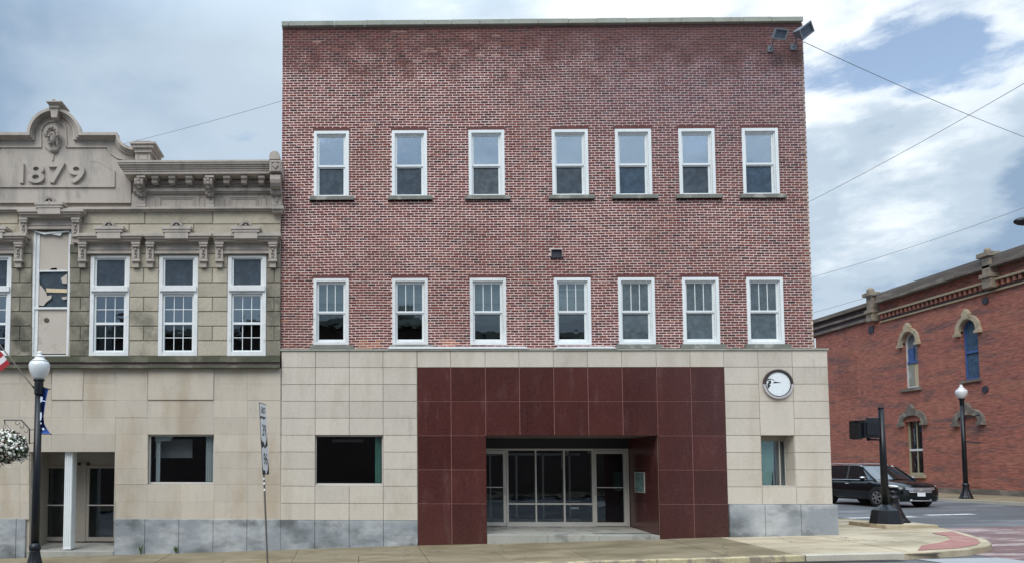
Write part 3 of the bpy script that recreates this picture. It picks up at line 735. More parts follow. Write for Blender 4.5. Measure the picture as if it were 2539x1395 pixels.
def pane(x0, x1, z0, z1, y, mat, parent, name='pane'):
    b = MB(); b.box(x0, x1, y, y + .006, z0, z1); return b.build(name, mat, parent)
def sash_window(X, Z, upper, k):
    (x0, x1), (z0, z1) = X, Z
    y = YB - .012
    f = MB()
    cw = .078
    # casing: outer and stepped inner member
    ring(f, x0, x1, z0, z1, cw, y, YB + .16, wb=.0 if upper else .07, wt=cw)
    ring(f, x0 + cw, x1 - cw, z0 + (0 if upper else .07), z1 - cw, .022, y + .05, YB + .18, wb=.03, wt=.03)
    W = f.build('window', m_whitew if not upper and k < 3 else m_white, BB, bevel=.004)
    a, c = x0 + cw + .022, x1 - cw - .022; d, e = z0 + (.03 if upper else .10), z1 - cw - .03
    mid = d + (e - d) * .487
    s = MB(); sw = .042
    ring(s, a, c, mid, e, sw, y + .085, y + .12, wb=.05, wt=.035); s.build('upper_sash', m_white, W)
    s = MB(); ring(s, a, c, d, mid + .0, sw, y + .115, y + .15, wb=.05 if upper else .06, wt=.03); s.build('lower_sash', m_white, W)
    s = MB(); s.box(a + sw, c - sw, y + .117, y + .125, mid - .052, mid - .03); s.build('seal', m_gasket, W)
    if upper:
        pane(a + sw, c - sw, mid + .05, e - .035, y + .10, g_hi, W)
        pane(a + sw, c - sw, d + .05, mid - .03, y + .13, (g_scr, g_scr, g_scrv[0], g_scr, g_scrv[1], g_scr, g_scrv[1])[k], W)
        b = MB(); b.box(a - .04, c + .04, YB + .24, YB + .25, mid - .1, e + .1); b.build('blind', (m_blindb, m_blindb, m_blindg, m_blindb, m_blindb, m_blindc, m_blindc)[k], W)  # the bluish blinds carry the sky's reflection as colour
    else:
        dark = k < 4
        t = (c - sw - (a + sw)) / 3
        mu = MB()
        for q_ in (1, 2): mu.box(a + sw + t * q_ - .0095, a + sw + t * q_ + .0095, y + .092, y + .104, mid + .05, e - .035)
        mu.build('muntin', m_white, W)
        for q_ in range(3): pane(a + sw + t * q_, a + sw + t * (q_ + 1), mid + .05, e - .035, y + .106, g_mid if dark else g_scr2, W)
        pane(a + sw, c - sw, d + .06, mid - .03, y + .13, g_low if dark else g_scr2, W)
        zb = mid + .28 if k < 3 else mid + .45
        b = MB(); b.box(a - .04, c + .04, YB + .22, YB + .226, zb, e + .1); b.build('blind', m_blind, W)
        b = MB(); b.box(a - .04, c + .04, YB + .25, YB + .256, mid - .06, zb + .02); b.build('blind', m_blindd, W)
        if k >= 3:
            zz_ = (e - .16, mid + .33, e - .17, mid + .42)[k - 3]; b = MB(); b.box(a + .03, c - .03, YB + .17, YB + .18, zz_ - .02, zz_ + .02); b.build('blind_rail', m_white, W)
        if k in (1, 2, 3):      # torn shade sagging into the lower sash
            pr = {1: [(0, -.30), (.25, -.27), (.45, -.2), (.62, -.28), (1, -.22), (1, 0), (0, 0)],
                  2: [(0, -.42), (.06, -.22), (.3, -.30), (.9, -.26), (1, -.2), (1, 0), (0, 0)],
                  3: [(0, -.22), (.4, -.22), (.7, -.16), (1, -.1), (1, 0), (0, 0)]}[k]
            b = MB(); b.prism([(a + (c - a) * u, mid + v_) for u, v_ in pr], YB + .235, YB + .24); b.build('torn_shade', m_blind, W)
            if k == 3:
                b = MB(); b.prism([(a + (c - a) * u, mid + v_) for u, v_ in ((.55, -.86), (1, -.86), (1, -.45), (.8, -.62))], YB + .235, YB + .24); b.build('torn_shade', m_blind, W)
    if upper:
        b = MB(); b.chbox(x0 - .105, x1 + .135, YB - .075, YB + .1, z0 - .115, z0 - .002, .012); b.add(*([[(x0 - .105, YB - .075, z0 - .115), (x1 + .135, YB - .075, z0 - .115), (x1 + .135, YB + .1, z0 - .115), (x0 - .105, YB + .1, z0 - .115)], [(3, 2, 1, 0)]]))
        b.build('window_sill', m_sill, BB)
    elif k not in (2, 3):
        b = MB(); b.box(x0 - .08, x1 + .12, YB - .07, YB + .1, z0 - .11, z0 - .002); b.build('window_sill', m_sill, BB)
    # brick lintel course: close-laid, without visible mortar
    n = 5; t = (x1 - x0 + .06) / n
    for q_ in range(n):
        b = MB(); b.box(x0 - .03 + t * q_ + .003, x0 - .03 + t * (q_ + 1) - .003, YB - .012 + random.uniform(0, .003), YB + .05, z1 + .004, z1 + .078); b.build('lintel_brick', m_lintel, BB)
for k, X in enumerate(UX): sash_window(X, ZU, True, k)
for k, X in enumerate(UX): sash_window(X, ZL, False, k)
# wall vent
b = MB(); ring(b, vent_hole[0], vent_hole[1], vent_hole[2], vent_hole[3], .02, YB - .02, YB + .05); b.box(vent_hole[0] + .02, vent_hole[1] - .02, YB + .03, YB + .04, vent_hole[2] + .02, vent_hole[3] - .02)
b.box(vent_hole[0] - .03, vent_hole[1] + .03, YB - .05, YB, vent_hole[2] - .03, vent_hole[2]); b.build('vent', m_vent, BB)
# thin cable down the front and pipe end at the corner
b = MB(); b.tube([PY(1300, 300, YB - .01), PY(1301, 420, YB - .012), PY(1303, 600, YB - .01), PY(1306, 855, YB - .012)], .0045, 5); b.build('cable', m_cope, BB)
b = MB(); b.cyl(PY(2021, 862, YB + .1), PY(2020, 838, YB + .1), .022, 8); b.build('pipe_end', m_white, BB)

# --- ground floor facing
SX = [697, 781.5, 866, 950, 1034.5]; SR = [1797, 1882.5, 1968, 2053]
rowy = [869, 909.5, 951.5, 993.5, 1035.5, 1078, 1120, 1162.5, 1205, 1248]
def cz(y): return PY(1400, y, 0).z
RZ_ = [cz(y) for y in rowy]; RZ_[0] = 5.0
XS = [PY(x, 1060, 0).x for x in SX]; XR = [PY(1799.5, 1060, 0).x, PY(1885, 1060, 0).x, PY(1970, 1060, 0).x, 12.08]
XG = [PY(x, 1060, 0).x for x in (1035.5, 1118.5, 1204.5, 1289, 1374.5, 1459.5, 1545, 1631, 1715.5, 1799.5)]
hw = rect(784, 1077.5, 948.5, 1204.5); hc = rect(1888, 1079, 1973, 1207)
hw = (XS[1], XS[3], RZ_[8], RZ_[5]); hc = (XR[1], XR[2], RZ_[8], RZ_[5])
he = (XG[2], XG[7], -.5, RZ_[5])
b = MB(); holes_wall(b, XS[0], XR[3] - .01, -.5, 5.0, [hw, hc, he], .022, .34); b.build('backing_wall', m_limej, BB)
def facing(x0, x1, z0, z1, mat, name, y=0., gap=.005, hole=(), dep=.024, c=.004):
    for h in hole:
        if x0 >= h[0] - .02 and x1 <= h[1] + .02 and z0 >= h[2] - .02 and z1 <= h[3] + .02: return
    b = MB(); b.chbox(x0 + gap, x1 - gap, y + random.uniform(-.0015, .0015), y + dep, z0 + gap, z1 - gap, c); return b.build(name, mat, BB)
base_z = cz(1290) 
for j in range(9):
    for i in range(4): facing(XS[i], XS[i + 1], RZ_[j + 1], RZ_[j], m_lime, 'stone_block', hole=[hw])
for i in range(4): facing(XS[i], XS[i + 1], base_z, RZ_[9], m_lime, 'stone_block')
for i in range(9): facing(XG[i], XG[i + 1], RZ_[1], RZ_[0], m_lime, 'stone_block')
for j in range(9):
    for i in range(3):
        if i == 1 and j in (1, 3):
            facing(XR[1], XR[2], RZ_[j + 2], RZ_[j], m_lime, 'stone_block'); continue
        if i == 1 and j in (2, 4): continue
        facing(XR[i], XR[i + 1], RZ_[j + 1], RZ_[j], m_lime, 'stone_block', hole=[hc])
for i in range(4):
    b = MB(); b.chbox(XS[i] + .005, XS[i + 1] - .005, -.02, .024, gz((XS[i] + XS[i + 1]) / 2) - .2, base_z - .004, .006); b.build('plinth_stone', m_plinth, BB)
pr_ = [XR[0] + .01, XR[1] + .03, XR[2] + .06, 12.17]
for i in range(3):
    b = MB(); b.chbox(pr_[i] + .005, pr_[i + 1] - .005, -.06, .024, gz(pr_[i]) - .2, RZ_[9] - .004, .01)
    if i == 2: b.box(12.08, 12.165, -.05, 3, 0, RZ_[9] - .004)
    b.build('plinth_stone', m_plinth, BB)
b = MB(); b.box(12.05, 12.075, .024, 6, RZ_[9], 5.0); b.build('side_facing', m_lime, BB)
b = MB(); b.box(11.81, 12.05, .36, 6, 0, 5.0); b.build('side_backing', m_limej, BB)
# granite
GZ = [RZ_[1], cz(994), cz(1079), cz(1163.5), cz(1248), None]
for i in range(9):
    for j in range(5):
        if j >= 2 and 2 <= i < 7: continue
        z0 = GZ[j + 1] if j < 4 else gz(XG[i]) - .25
        a = XG[i] + .004; c = XG[i + 1] - .004
        b = MB(); b.chbox(a, c, -.012, .02, z0 + .004, GZ[j] - .004, .002); b.build('granite_panel', m_gran, BB)
b = MB(); b.box(XG[0] + .004, he[0] - .004, -.006, .021, -.3, GZ[0] - .004); b.box(he[1] + .004, XG[9] - .004, -.006, .021, -.3, GZ[0] - .004); b.box(he[0] - .003, he[1] + .003, -.006, .021, he[3] + .004, GZ[0] - .004); b.build('panel_joint', m_granj, BB)
# ledge with flashing above the stone
lx = [BX0, 1.75, 5.1, 8.6, 12.1]
for i in range(4):
    b = MB(); b.box(lx[i] + .003, lx[i + 1] - .003, -.03, YB + .02, 5.002, 5.045); b.build('ledge_stone', m_cope, BB)
for x0, x1 in ((962, 1312), (1380, 1530)):
    a = PY(x0, 862, -.04).x; c = PY(x1, 862, -.04).x
    b = MB(); b.prism([(a, 5.048), (c, 5.048), (c - .12, 5.10), (a + .02, 5.10)], -.05, YB - .01); b.build('flashing', m_flash, BB)
# entrance recess
YD = 2.0
fl = PY(1400, 1304, YD).z; x0e, x1e = he[0], he[1]; hz = he[3]
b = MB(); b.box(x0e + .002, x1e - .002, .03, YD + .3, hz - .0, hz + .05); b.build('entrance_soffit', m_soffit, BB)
for i, (ya, yb) in enumerate(((.03, .88), (.88, 1.72), (1.72, YD + .06))):
    for xa, xb in ((x1e - .014, x1e + .0), (x0e - .0, x0e + .014)):
        for j in range(2, 5):
            z0 = GZ[j + 1] if j < 4 else -.3
            b = MB(); b.box(xa, xb, max(ya, .035) + .003, yb - .003, z0 + .003, GZ[j] - .003); b.build('granite_panel', m_gran, BB)
b = MB(); b.box(x1e + .031, x1e + .1, .03, YD + .4, -.5, hz); b.box(x0e - .1, x0e - .031, .03, YD + .4, -.5, hz); b.build('recess_wall', m_granj, BB)
ft = PY(1400, 1111, YD).z
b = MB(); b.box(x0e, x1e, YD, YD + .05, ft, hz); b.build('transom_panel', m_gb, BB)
b = MB(); xr = PY(1559, 1200, YD).x; b.box(xr, x1e, YD, YD + .05, fl - .02, ft); b.build('side_panel', m_gran, BB)
# step
xs_ = [x0e + .003, PY(1358, 1330, -.02).x, PY(1486, 1330, -.02).x, x1e - .003]
zf = PY(1300, 1324.5, -.02).z
for i in range(3):
    b = MB(); b.box(xs_[i] + .003, xs_[i + 1] - .003, -.03 if i < 2 else -.01, .55, -.3, zf - (0 if i < 2 else .012)); b.build('step_stone', m_step, BB, bevel=.012)
b = MB(); v = [(x0e, .553, zf - .002), (x1e, .553, zf - .002), (x1e, YD + .1, fl), (x0e, YD + .1, fl)]; b.add(v, [(0, 1, 2, 3)]); b.build('entrance_floor', m_step, BB)
# storefront: aluminium frames, two doors, three window bays
def px2(x): return PY(x, 1207, YD).x
def pz2(y): return PY(1400, y, YD).z
bf, btop = fl, ft
F = MB(); yF, yG = YD - .02, YD + .08
F.box(px2(1256), px2(1476), yF, yG, bf, pz2(1293)); F.box(x0e, xr, yF, yG, pz2(1115.5), btop)
for a, c in ((1256, 1260.5), (1327, 1330.5), (1397, 1401), (1468, 1471)): F.box(px2(a), px2(c), yF - .003, yG + .003, bf, btop)
for a, c in ((1260.5, 1327), (1330.5, 1397), (1401, 1468)): F.box(px2(a), px2(c), yF, yG, pz2(1250), pz2(1246))
F.box(px2(1555), xr, yF - .003, yG, bf, btop)
SF = F.build('entrance_frame', m_alu, BB)
for a, c in ((1260.5, 1327), (1330.5, 1397), (1401, 1468)):
    pane(px2(a), px2(c), pz2(1246), pz2(1115.5), YD + .03, g_shop, SF); pane(px2(a), px2(c), pz2(1293), pz2(1250), YD + .03, g_shop, SF)
def door(x0, x1, handle_left, parent=BB, w=9):
    D = MB(); a, c = px2(x0), px2(x1); ww = w / 94.; ring(D, a, c, bf + .015, pz2(1116.5), ww * .9, yF + .01, yG - .01, wb=.10, wt=.08)
    d = D.build('door', m_alu, parent)
    pane(a + ww * .9, c - ww * .9, bf + .115, pz2(1116.5) - .08, YD + .03, g_shop, d)
    b = MB(); z = pz2(1207); b.box(a + .04, c - .04, yF - .04, yF - .015, z - .012, z + .012); b.box(a + .03, a + .06, yF - .03, yF + .01, z - .02, z + .02); b.box(c - .06, c - .03, yF - .03, yF + .01, z - .02, z + .02)
    b.build('push_bar', m_alu, d)
    b = MB(); hx = a + .045 if handle_left else c - .045
    b.tube([(hx, yF + .01, z + .02), (hx, yF - .07, z - .01), (hx, yF - .07, z - .17), (hx, yF + .01, z - .2)], .011, 6); b.build('handle', m_alu, d)
door(1180, 1255.5, False); door(1471.5, 1554.5, True)
# inner vestibule frame and its contents
yi = YD + 1.6
b = MB()
def pxi(x): return PY(x, 1207, yi).x
for x in (1214, 1279, 1345, 1411): b.box(pxi(x), pxi(x + 4), yi, yi + .06, bf, ft - .1)
b.box(pxi(1200), pxi(1440), yi, yi + .06, PY(1300, 1243, yi).z, PY(1300, 1240, yi).z); b.box(pxi(1200), pxi(1440), yi, yi + .06, bf, bf + .10); b.box(pxi(1200), pxi(1440), yi, yi + .06, ft - .16, ft - .1)
b.build('inner_frame', m_alu, BB)
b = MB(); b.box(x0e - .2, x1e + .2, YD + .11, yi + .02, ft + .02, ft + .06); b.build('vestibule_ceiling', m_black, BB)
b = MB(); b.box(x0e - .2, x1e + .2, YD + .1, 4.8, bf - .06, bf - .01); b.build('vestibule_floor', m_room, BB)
b = MB(); b.box(pxi(1384) , pxi(1388.5), yi - .4, yi - .36, PY(1386, 1162, yi).z, PY(1386, 1122, yi).z); b.build('light_tube', m_lit, BB)
b = MB(); b.box(px2(1416), px2(1436), YD + .05, YD + .06, pz2(1261), pz2(1256)); b.build('mail_slot', m_alu, SF)
b = MB(); b.box(px2(1402), px2(1413), YD + .05, YD + .08, pz2(1124), pz2(1115.5)); b.box(px2(1460), px2(1467), YD + .05, YD + .08, pz2(1122), pz2(1115.5)); b.build('door_closer', m_beige, SF)
# notice on the side of the recess
x1e -= .014; pa = PX(1597, 1172, x1e - .006); pb = PX(1576, 1220, x1e - .006)
b = MB(); b.box(x1e - .014, x1e - .003, pa.y, pb.y, PX(1597, 1219, x1e - .01).z, PX(1597, 1171, x1e - .01).z); b.build('notice', m_poster, BB)
b = MB(); a0 = pa.y; a1 = pb.y; z0n = PX(1597, 1219, x1e - .01).z; z1n = PX(1597, 1171, x1e - .01).z; ring_ = .018
b.box(x1e - .02, x1e - .002, a0 - ring_, a0, z0n - ring_, z1n + ring_); b.box(x1e - .02, x1e - .002, a1, a1 + ring_, z0n - ring_, z1n + ring_)
b.box(x1e - .02, x1e - .002, a0, a1, z1n, z1n + ring_); b.box(x1e - .02, x1e - .002, a0, a1, z0n - ring_, z0n); b.build('notice_frame', m_alu, BB)
# ground floor windows
def fixed_window(h, yset, fw, sill_h, mat_frame, par, gl=g_shop, revm=None):
    x0, x1, z0, z1 = h
    b = MB(); ring(b, x0 + .002, x1 - .002, z0 + .002, z1 - .002, fw, yset, yset + .05, wb=sill_h); w = b.build('window', mat_frame, par)
    pane(x0 + fw, x1 - fw, z0 + sill_h, z1 - fw, yset + .02, gl, w); return w
b = MB(); b.box(hw[0] + .003, hw[1] - .003, .02, .10, hw[2] + .003, hw[2] + .022); b.build('window_sill', m_lime, BB)
W1 = fixed_window((hw[0], hw[1], hw[2] + .02, hw[3]), .10, .03, .05, m_alu, BB)
def curtain(x0, x1, z0, z1, y, mat, par, n=5, amp=.02):
    b = MB(); k = n * 6; top = []; vs = []
    for i in range(k + 1):
        t = i / k; yy_ = y + amp * sin(t * n * 2 * pi) + .3 * amp * sin(t * 17); vs += [(x0 + (x1 - x0) * t, yy_, z0), (x0 + (x1 - x0) * t, yy_, z1)]
    fs_ = [(2 * i, 2 * i + 2, 2 * i + 3, 2 * i + 1) for i in range(k)]; b.add(vs, fs_); return b.build('curtain', mat, par, smooth=True)
curtain(hw[1] - .20, hw[1] - .05, hw[2] + .04, hw[3] - .04, .24, m_clothg, W1, 3)
b = MB(); q4 = rect(824, 1088, 901, 1095, 1.2); b.box(q4[0], q4[1], 1.2, 1.23, q4[2], q4[3]); b.build('light_tube', m_clothk, BB)
# corner window, set deep
W2 = fixed_window((hc[0], hc[1] + 0., hc[2], hc[3]), .42, .022, .03, m_alu, BB, g_shop)
zq = [RZ_[8], RZ_[7], RZ_[6], RZ_[5]]
for i in range(3):
    for xa, xb in ((hc[1] - .012, hc[1]), (hc[0], hc[0] + .012)):
        b = MB(); b.box(xa, xb, .008, .42, zq[i] + .004, zq[i + 1] - .004); b.build('reveal_stone', m_lime, BB)
b = MB(); b.box(hc[0], hc[1], .01, .42, hc[2] + .002, hc[2] + .02); b.build('window_sill', m_lime, BB)
b = MB(); b.box(hc[0], hc[1], .41, .47, hc[3] - .13, hc[3]); b.build('head_panel', m_beige, BB)
xw = hc[1] - hc[0]; hs0 = hc[0] + .27
b = MB(); b.prism([(hs0 + .02, hc[2] + .02), (hs0 + xw * .28, hc[2] + .02), (hs0 + xw * .38, hc[2] + .7), (hs0 + xw * .38, hc[3] - .1), (hs0 + .02, hc[3] - .1)], .50, .505); b.build('curtain', m_clothgl, W2)
b = MB(); b.prism([(hs0 + xw * .36, hc[2] + .03), (hs0 + xw * .41, hc[2] + .03), (hs0 + xw * .40, hc[2] + .5), (hs0 + xw * .39, hc[2] + .72), (hs0 + xw * .365, hc[2] + .4)], .53, .54); b.build('torn_strip', m_blind, W2)
b = MB(); b.box(hs0 + xw * .48, hs0 + xw * .80, .60, .61, hc[2] + .02, hc[3] - .1); b.build('curtain', m_clothk, W2)
b = MB(); b.prism([(hs0 + xw * .62, hc[2] + .03), (hs0 + xw * .67, hc[2] + .03), (hs0 + xw * .74, hc[2] + .42), (hs0 + xw * .73, hc[2] + .5)], .52, .53); b.prism([(hs0 + xw * .72, hc[2] + .16), (hs0 + xw * .77, hc[2] + .12), (hs0 + xw * .765, hc[2] + .28), (hs0 + xw * .735, hc[2] + .34)], .52, .53); b.build('torn_strip', m_blind, W2)
b = MB(); b.box(hc[0] + xw * .80, hc[0] + xw * .83, .415, .44, hc[2] + .02, hc[3] - .05); b.build('window_post', m_alu, W2)

# wall clock
cc = PY(1928, 951, -.02)
CK = thing('wall_clock', 'round white wall clock with a brown upper ring and broken hands on the limestone corner', 'clock', (cc.x, -.012, cc.z))
def arc_ring(r0, r1, a0, a1, y0, y1, c, n=32):
    b = MB(); A = [(c.x + r1 * cos(a0 + (a1 - a0) * i / n), c.z + r1 * sin(a0 + (a1 - a0) * i / n)) for i in range(n + 1)]
    B = [(c.x + r0 * cos(a0 + (a1 - a0) * i / n), c.z + r0 * sin(a0 + (a1 - a0) * i / n)) for i in range(n + 1)]
    return b.strip(A, B, y0, y1)
arc_ring(.322, .372, 0.02, pi + .0, -.075, -.013, cc).build('upper_ring', m_clockr, CK)
arc_ring(.322, .372, pi, 2 * pi + .02, -.065, -.013, cc).build('lower_ring', m_clockl, CK)
arc_ring(.306, .3215, 0, 2 * pi, -.07, -.013, cc).build('rim', m_gasket, CK)
b = MB(); b.prism([(cc.x + .3055 * cos(2 * pi * i / 40), cc.z + .3055 * sin(2 * pi * i / 40)) for i in range(40)], -.05, -.02); b.build('face', m_clockf, CK)
def ck(x, y): return (cc.x + (x - 735) / 10.73 / 97 * 1.0, cc.z - (y - 765) / 10.73 / 97)
b = MB()
for pl in ([(470, 625), (560, 622), (575, 640), (500, 650), (455, 690), (450, 665)], [(470, 690), (545, 665), (550, 740), (490, 790), (455, 815), (450, 760), (490, 720)],
           [(445, 820), (490, 790), (540, 790), (490, 860), (470, 890), (455, 860)], [(560, 625), (610, 645), (640, 690), (600, 665)], [(585, 738), (650, 700), (820, 730), (650, 742)]):
    b.prism([ck(*p) for p in reversed(pl)], -.054, -.0505)
b.build('broken_hands', m_gasket, CK)

# floodlights at the top corner
def flood(px, py, lab, turn, s):
    c = PY(px, py, YB - .35); T = thing('floodlight', lab, 'floodlight', (c.x, YB - .01, c.z - .1), 'floodlights at the top corner of the brick building')
    Rm = Matrix.Translation(c) @ Matrix.Rotation(turn, 4, 'Y') @ Matrix.Rotation(R(25), 4, 'X')
    def tr(bx_): bx_.v = [tuple(Rm @ Vector(v)) for v in bx_.v]; return bx_
    b = MB(); w = .24 * s; h = .17 * s
    v = [(-w, -.16, -h), (w, -.16, -h), (w, -.16, h), (-w, -.16, h), (-w * .45, .16, -h * .5), (w * .45, .16, -h * .5), (w * .45, .16, h * .6), (-w * .45, .16, h * .6)]
    b.add(v, [(0, 1, 2, 3), (7, 6, 5, 4), (0, 4, 5, 1), (1, 5, 6, 2), (2, 6, 7, 3), (3, 7, 4, 0)]); tr(b).build('housing', m_flood, T, bevel=.012)
    b = MB(); ring(b, -w - .02, w + .02, -h - .02, h + .02, .035, -.2, -.155); tr(b).build('lens_frame', m_flood, T)
    b = MB(); b.box(-w + .01, w - .01, -.168, -.162, -h + .01, h - .01); tr(b).build('lens', m_flens, T)
    b = MB(); b.tube([Rm @ Vector((0, .12, -h * .5)), Vector((c.x, YB - .08, c.z - h - .08)), Vector((c.x, YB, c.z - h - .08))], .018, 6); b.box(c.x - .07, c.x + .07, YB - .03, YB, c.z - h - .16, c.z - h); b.build('bracket', m_flood, T)
flood(1927, 87, 'left of two hazy grey floodlights under the coping of the brick wall', R(8), .62)
flood(1985, 80, 'right of two grey floodlights, tilted out past the top corner of the brick building', R(-38), .74)

# ================================================================== 1879 building on the left
LB = thing('stone_building', 'weathered sandstone building dated 1879 with a taupe painted cornice and limestone street front', 'building', (-8, 0, 0))
def blk(x0, y0, x1, y1, mat=None, yf=0., name='stone_block', dep=.05, gap=.8, c=.012):
    a, b_, c_, d_ = rect(x0 + gap, y0 + gap, x1 - gap, y1 - gap, yf)
    b = MB(); b.chbox(a, b_, yf + random.uniform(-.004, .004), yf + dep, c_, d_, c); return b.build(name, mat or m_sand, LB)
MIR = lambda x: 265.6 - x          # the front repeats about the axis of the gable
# window openings of the upper floor: (casing left, right, top, bottom)
LW = [(222.5, 320, 634, 881), (393, 490, 634, 881), (564, 659.5, 634, 881), (-72, 26.5, 634, 881)]
LW.append((-243, -147, 634, 881))
XLm = PY(-380, 700, 0).x
def r_h(x0, x1, y0, y1, Y=0.): a = rect(x0, y0, x1, y1, Y); return (a[0], a[1], a[2], a[3])
holesL = [r_h(a, c, t, bt) for a, c, t, bt in LW] + [r_h(79, 172, 568, 881)]
lwin = r_h(366, 530.5, 1076, 1199.5); lent = r_h(72, 283.5, 1117, 1400)
lent = (lent[0], lent[1], -1.0, lent[3])
ZT = PY(400, 400, 0).z
b = MB(); holes_wall(b, XLm, BX0 - .012, -1.2, ZT, holesL + [lwin, lent], .04, .36); b.build('backing_wall', m_limej2, LB)
b = MB(); b.box(XLm, BX0 - .02, .37, 18, ZT - .5, ZT - .3); b.build('roof', m_greyt, LB)
b = MB(); b.box(XLm, XLm + .3, .365, 18, -1.2, ZT); b.box(XLm, BX0 - .02, 18, 18.3, -1.2, ZT); b.build('outer_wall', m_side, LB)
b = MB(); b.box(XLm + .31, BX0 - .02, 4.4, 4.5, -1, ZT - .6)
for z in (-1.05, 3.3, 3.75, ): b.box(XLm + .31, BX0 - .02, 1.4 if z < 0 else .38, 4.4, z, z + .3)
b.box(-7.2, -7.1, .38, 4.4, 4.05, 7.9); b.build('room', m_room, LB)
# sandstone piers between the windows
rows_ = [605, 629, 665, 700.5, 736, 771.5, 807.6, 843.8, 882]
def pier(x0, x1, first=0, split=None, top=0, mat=None):
    for j in range(top, 8):
        if j == 0 and x1 - x0 > 200: continue
        y0, y1 = rows_[j], rows_[j + 1]
        if (j % 2 == 0) and j > 1 or (j == 2):
            xm = split or (x0 + x1) / 2; blk(x0, y0, xm, y1, mat); blk(xm, y0, x1, y1, mat)
        else: blk(x0, y0, x1, y1, mat)
pier(320, 393, split=356); pier(490, 564, split=526.5); pier(659.5, 696, split=680, mat=m_sandd); pier(172, 222.5, split=199, mat=m_sandd); pier(26.5, 79, split=49, mat=m_sandd); pier(-147, -72, split=-110); pier(-380, -243)
# rows above the windows
for x0, x1 in ((207, 359), (359, 527.7), (527.7, 696), (-100, 45), (-380, -100)): blk(x0, 523.5, x1, 556)
for x0, x1 in ((190, 320), (320, 480), (480, 590), (590, 696), (-380, -250), (-250, -90), (-90, 60)): blk(x0, 556, x1, 605, c=.008)
# belt course
xl, xr_ = PY(-380, 890, 0).x, PY(694, 890, -.1).x
def zat(y, Y): return PY(400, y, Y).z
b = MB(); b.box(xl, xr_, -.10, .05, zat(897, -.1), zat(882, -.1)); b.box(xl, xr_, -.16, .05, zat(911.5, -.16), zat(904.5, -.16)); b.build('belt_course', m_moss, LB, bevel=.01)
b = MB(); b.box(xl, xr_, -.06, .05, zat(905, -.06), zat(896.5, -.06)); b.build('belt_recess', m_rdark, LB)
# street-level panels
lx_ = [-117, -34.5, 49, 127.5, 206.5, 285.5, 366, 448.5, 530.5, 614, 696]
ly_ = [912, 950, 991, 1034, 1076, 1119, 1160, 1199.5, 1243, 1287]
bigp = [(127.5, 912, 206.5, 991), (366, 912, 530.5, 991)]
for j in range(9):
    for i in range(10):
        x0, x1, y0, y1 = lx_[i], lx_[i + 1], ly_[j], ly_[j + 1]; xm, ym = (x0 + x1) / 2, (y0 + y1) / 2
        if any(p[0] < xm < p[2] and p[1] < ym < p[3] for p in bigp): continue
        if 366 < xm < 530 and 1076 < ym < 1199: continue
        if ym > 1117:
            if x0 < 72 < x1: x1 = 72
            elif 72 < xm < 283.5: continue
        blk(x0, y0, x1, y1, m_lime2, 0., 'stone_panel', gap=.10, c=.0015)
        if x0 < 72 < lx_[i + 1] and False: pass
for p in bigp: blk(*p, m_lime2, -.022, 'stone_panel', gap=.9, c=.004, dep=.07)
b = MB(); a_ = rect(283.5, 1117, 285.5, 1290, 0); b.box(a_[0], a_[1], 0, .05, a_[2], a_[3]); b.build('edge_strip', m_lime2, LB)
px_ = [-117, -34, 40.5, 63.5]; pxr = [283.5, 359.5, 443.6, 528.5, 612.5, 696]
for L_ in (px_, pxr):
    for i in range(len(L_) - 1):
        a_ = rect(L_[i], 1287, L_[i + 1], 1288, -.03); b = MB(); b.chbox(a_[0] + .004, a_[1] - .004, -.03, .05, gz((a_[0] + a_[1]) / 2) - .2, zat(1286, -.03), .008); b.build('plinth_stone', m_plinth, LB)
# upper windows
def lwindow(x0, x1, k):
    a, c, d, e = rect(x0, 634, x1, 881, .0)
    f = MB(); ring(f, a, c, d, e, .10, .0, .2, wb=.03, wt=.055)
    def z(y): return zat(y, .0)
    f.box(a + .1, c - .1, .01, .2, z(727.5), z(722)); f.box(a + .03, c - .03, -.05, .19, z(722), z(709)); f.box(a + .1, c - .1, .01, .2, d + .03, z(871))
    Wn = f.build('window', m_whitew, LB, bevel=.004)
    s = MB(); ring(s, a + .1, c - .1, z(709), z(638), .045, .05, .12, wb=.03); s.build('transom_frame', m_white, Wn)
    pane(a + .145, c - .145, z(706), z(641.5), .09, g_tr, Wn)
    t0, t1 = z(871), z(728)
    s = MB(); ring(s, a + .105, c - .105, t0, t1, .045, .06, .12); mz = z(800); s.box(a + .15, c - .15, .055, .11, mz - .03, mz + .03); s.build('sash', m_white, Wn)
    gx0, gx1 = a + .15, c - .15; tw = (gx1 - gx0) / 3
    mu = MB()
    for (za, zb, yy_) in ((mz + .03, t1 - .045, .085), (t0 + .045, mz - .03, .095)):
        zm = (za + zb) / 2
        for q_ in (1, 2): mu.box(gx0 + tw * q_ - .009, gx0 + tw * q_ + .009, yy_, yy_ + .008, za, zb)
        for u, v_ in ((0, 1), (1, 2), (2, 3)): mu.box(gx0 + tw * u + .009 * (u > 0), gx0 + tw * v_ - .009 * (v_ < 3), yy_, yy_ + .008, zm - .009, zm + .009)
        for q_ in range(3):
            for (zz0, zz1) in ((za, zm), (zm, zb)): pane(gx0 + tw * q_, gx0 + tw * (q_ + 1), zz0, zz1, yy_ + .009, g_lglass_hi if za > mz else g_lglass, Wn)
    mu.build('muntin', m_white, Wn)
    if k == 0:
        b = MB(); b.box(gx0 + .0, gx0 + tw * 1.45, .3, .31, t0, mz + .35); b.build('blind', m_blind, Wn)
    else:
        b = MB(); b.box(gx0 - .05, gx1 + .05, .32, .33, mz + .0, t1 + .1); b.build('blind', m_blindd, Wn)
g_lglass = glass('small_pane_glass', .06, (.5, .55, .58), wav=.05); g_lglass_hi = glass('upper_small_pane_glass', .17, (.6, .65, .68), wav=.05)
for k, (x0, x1, _, _) in enumerate(LW): lwindow(x0, x1, k)
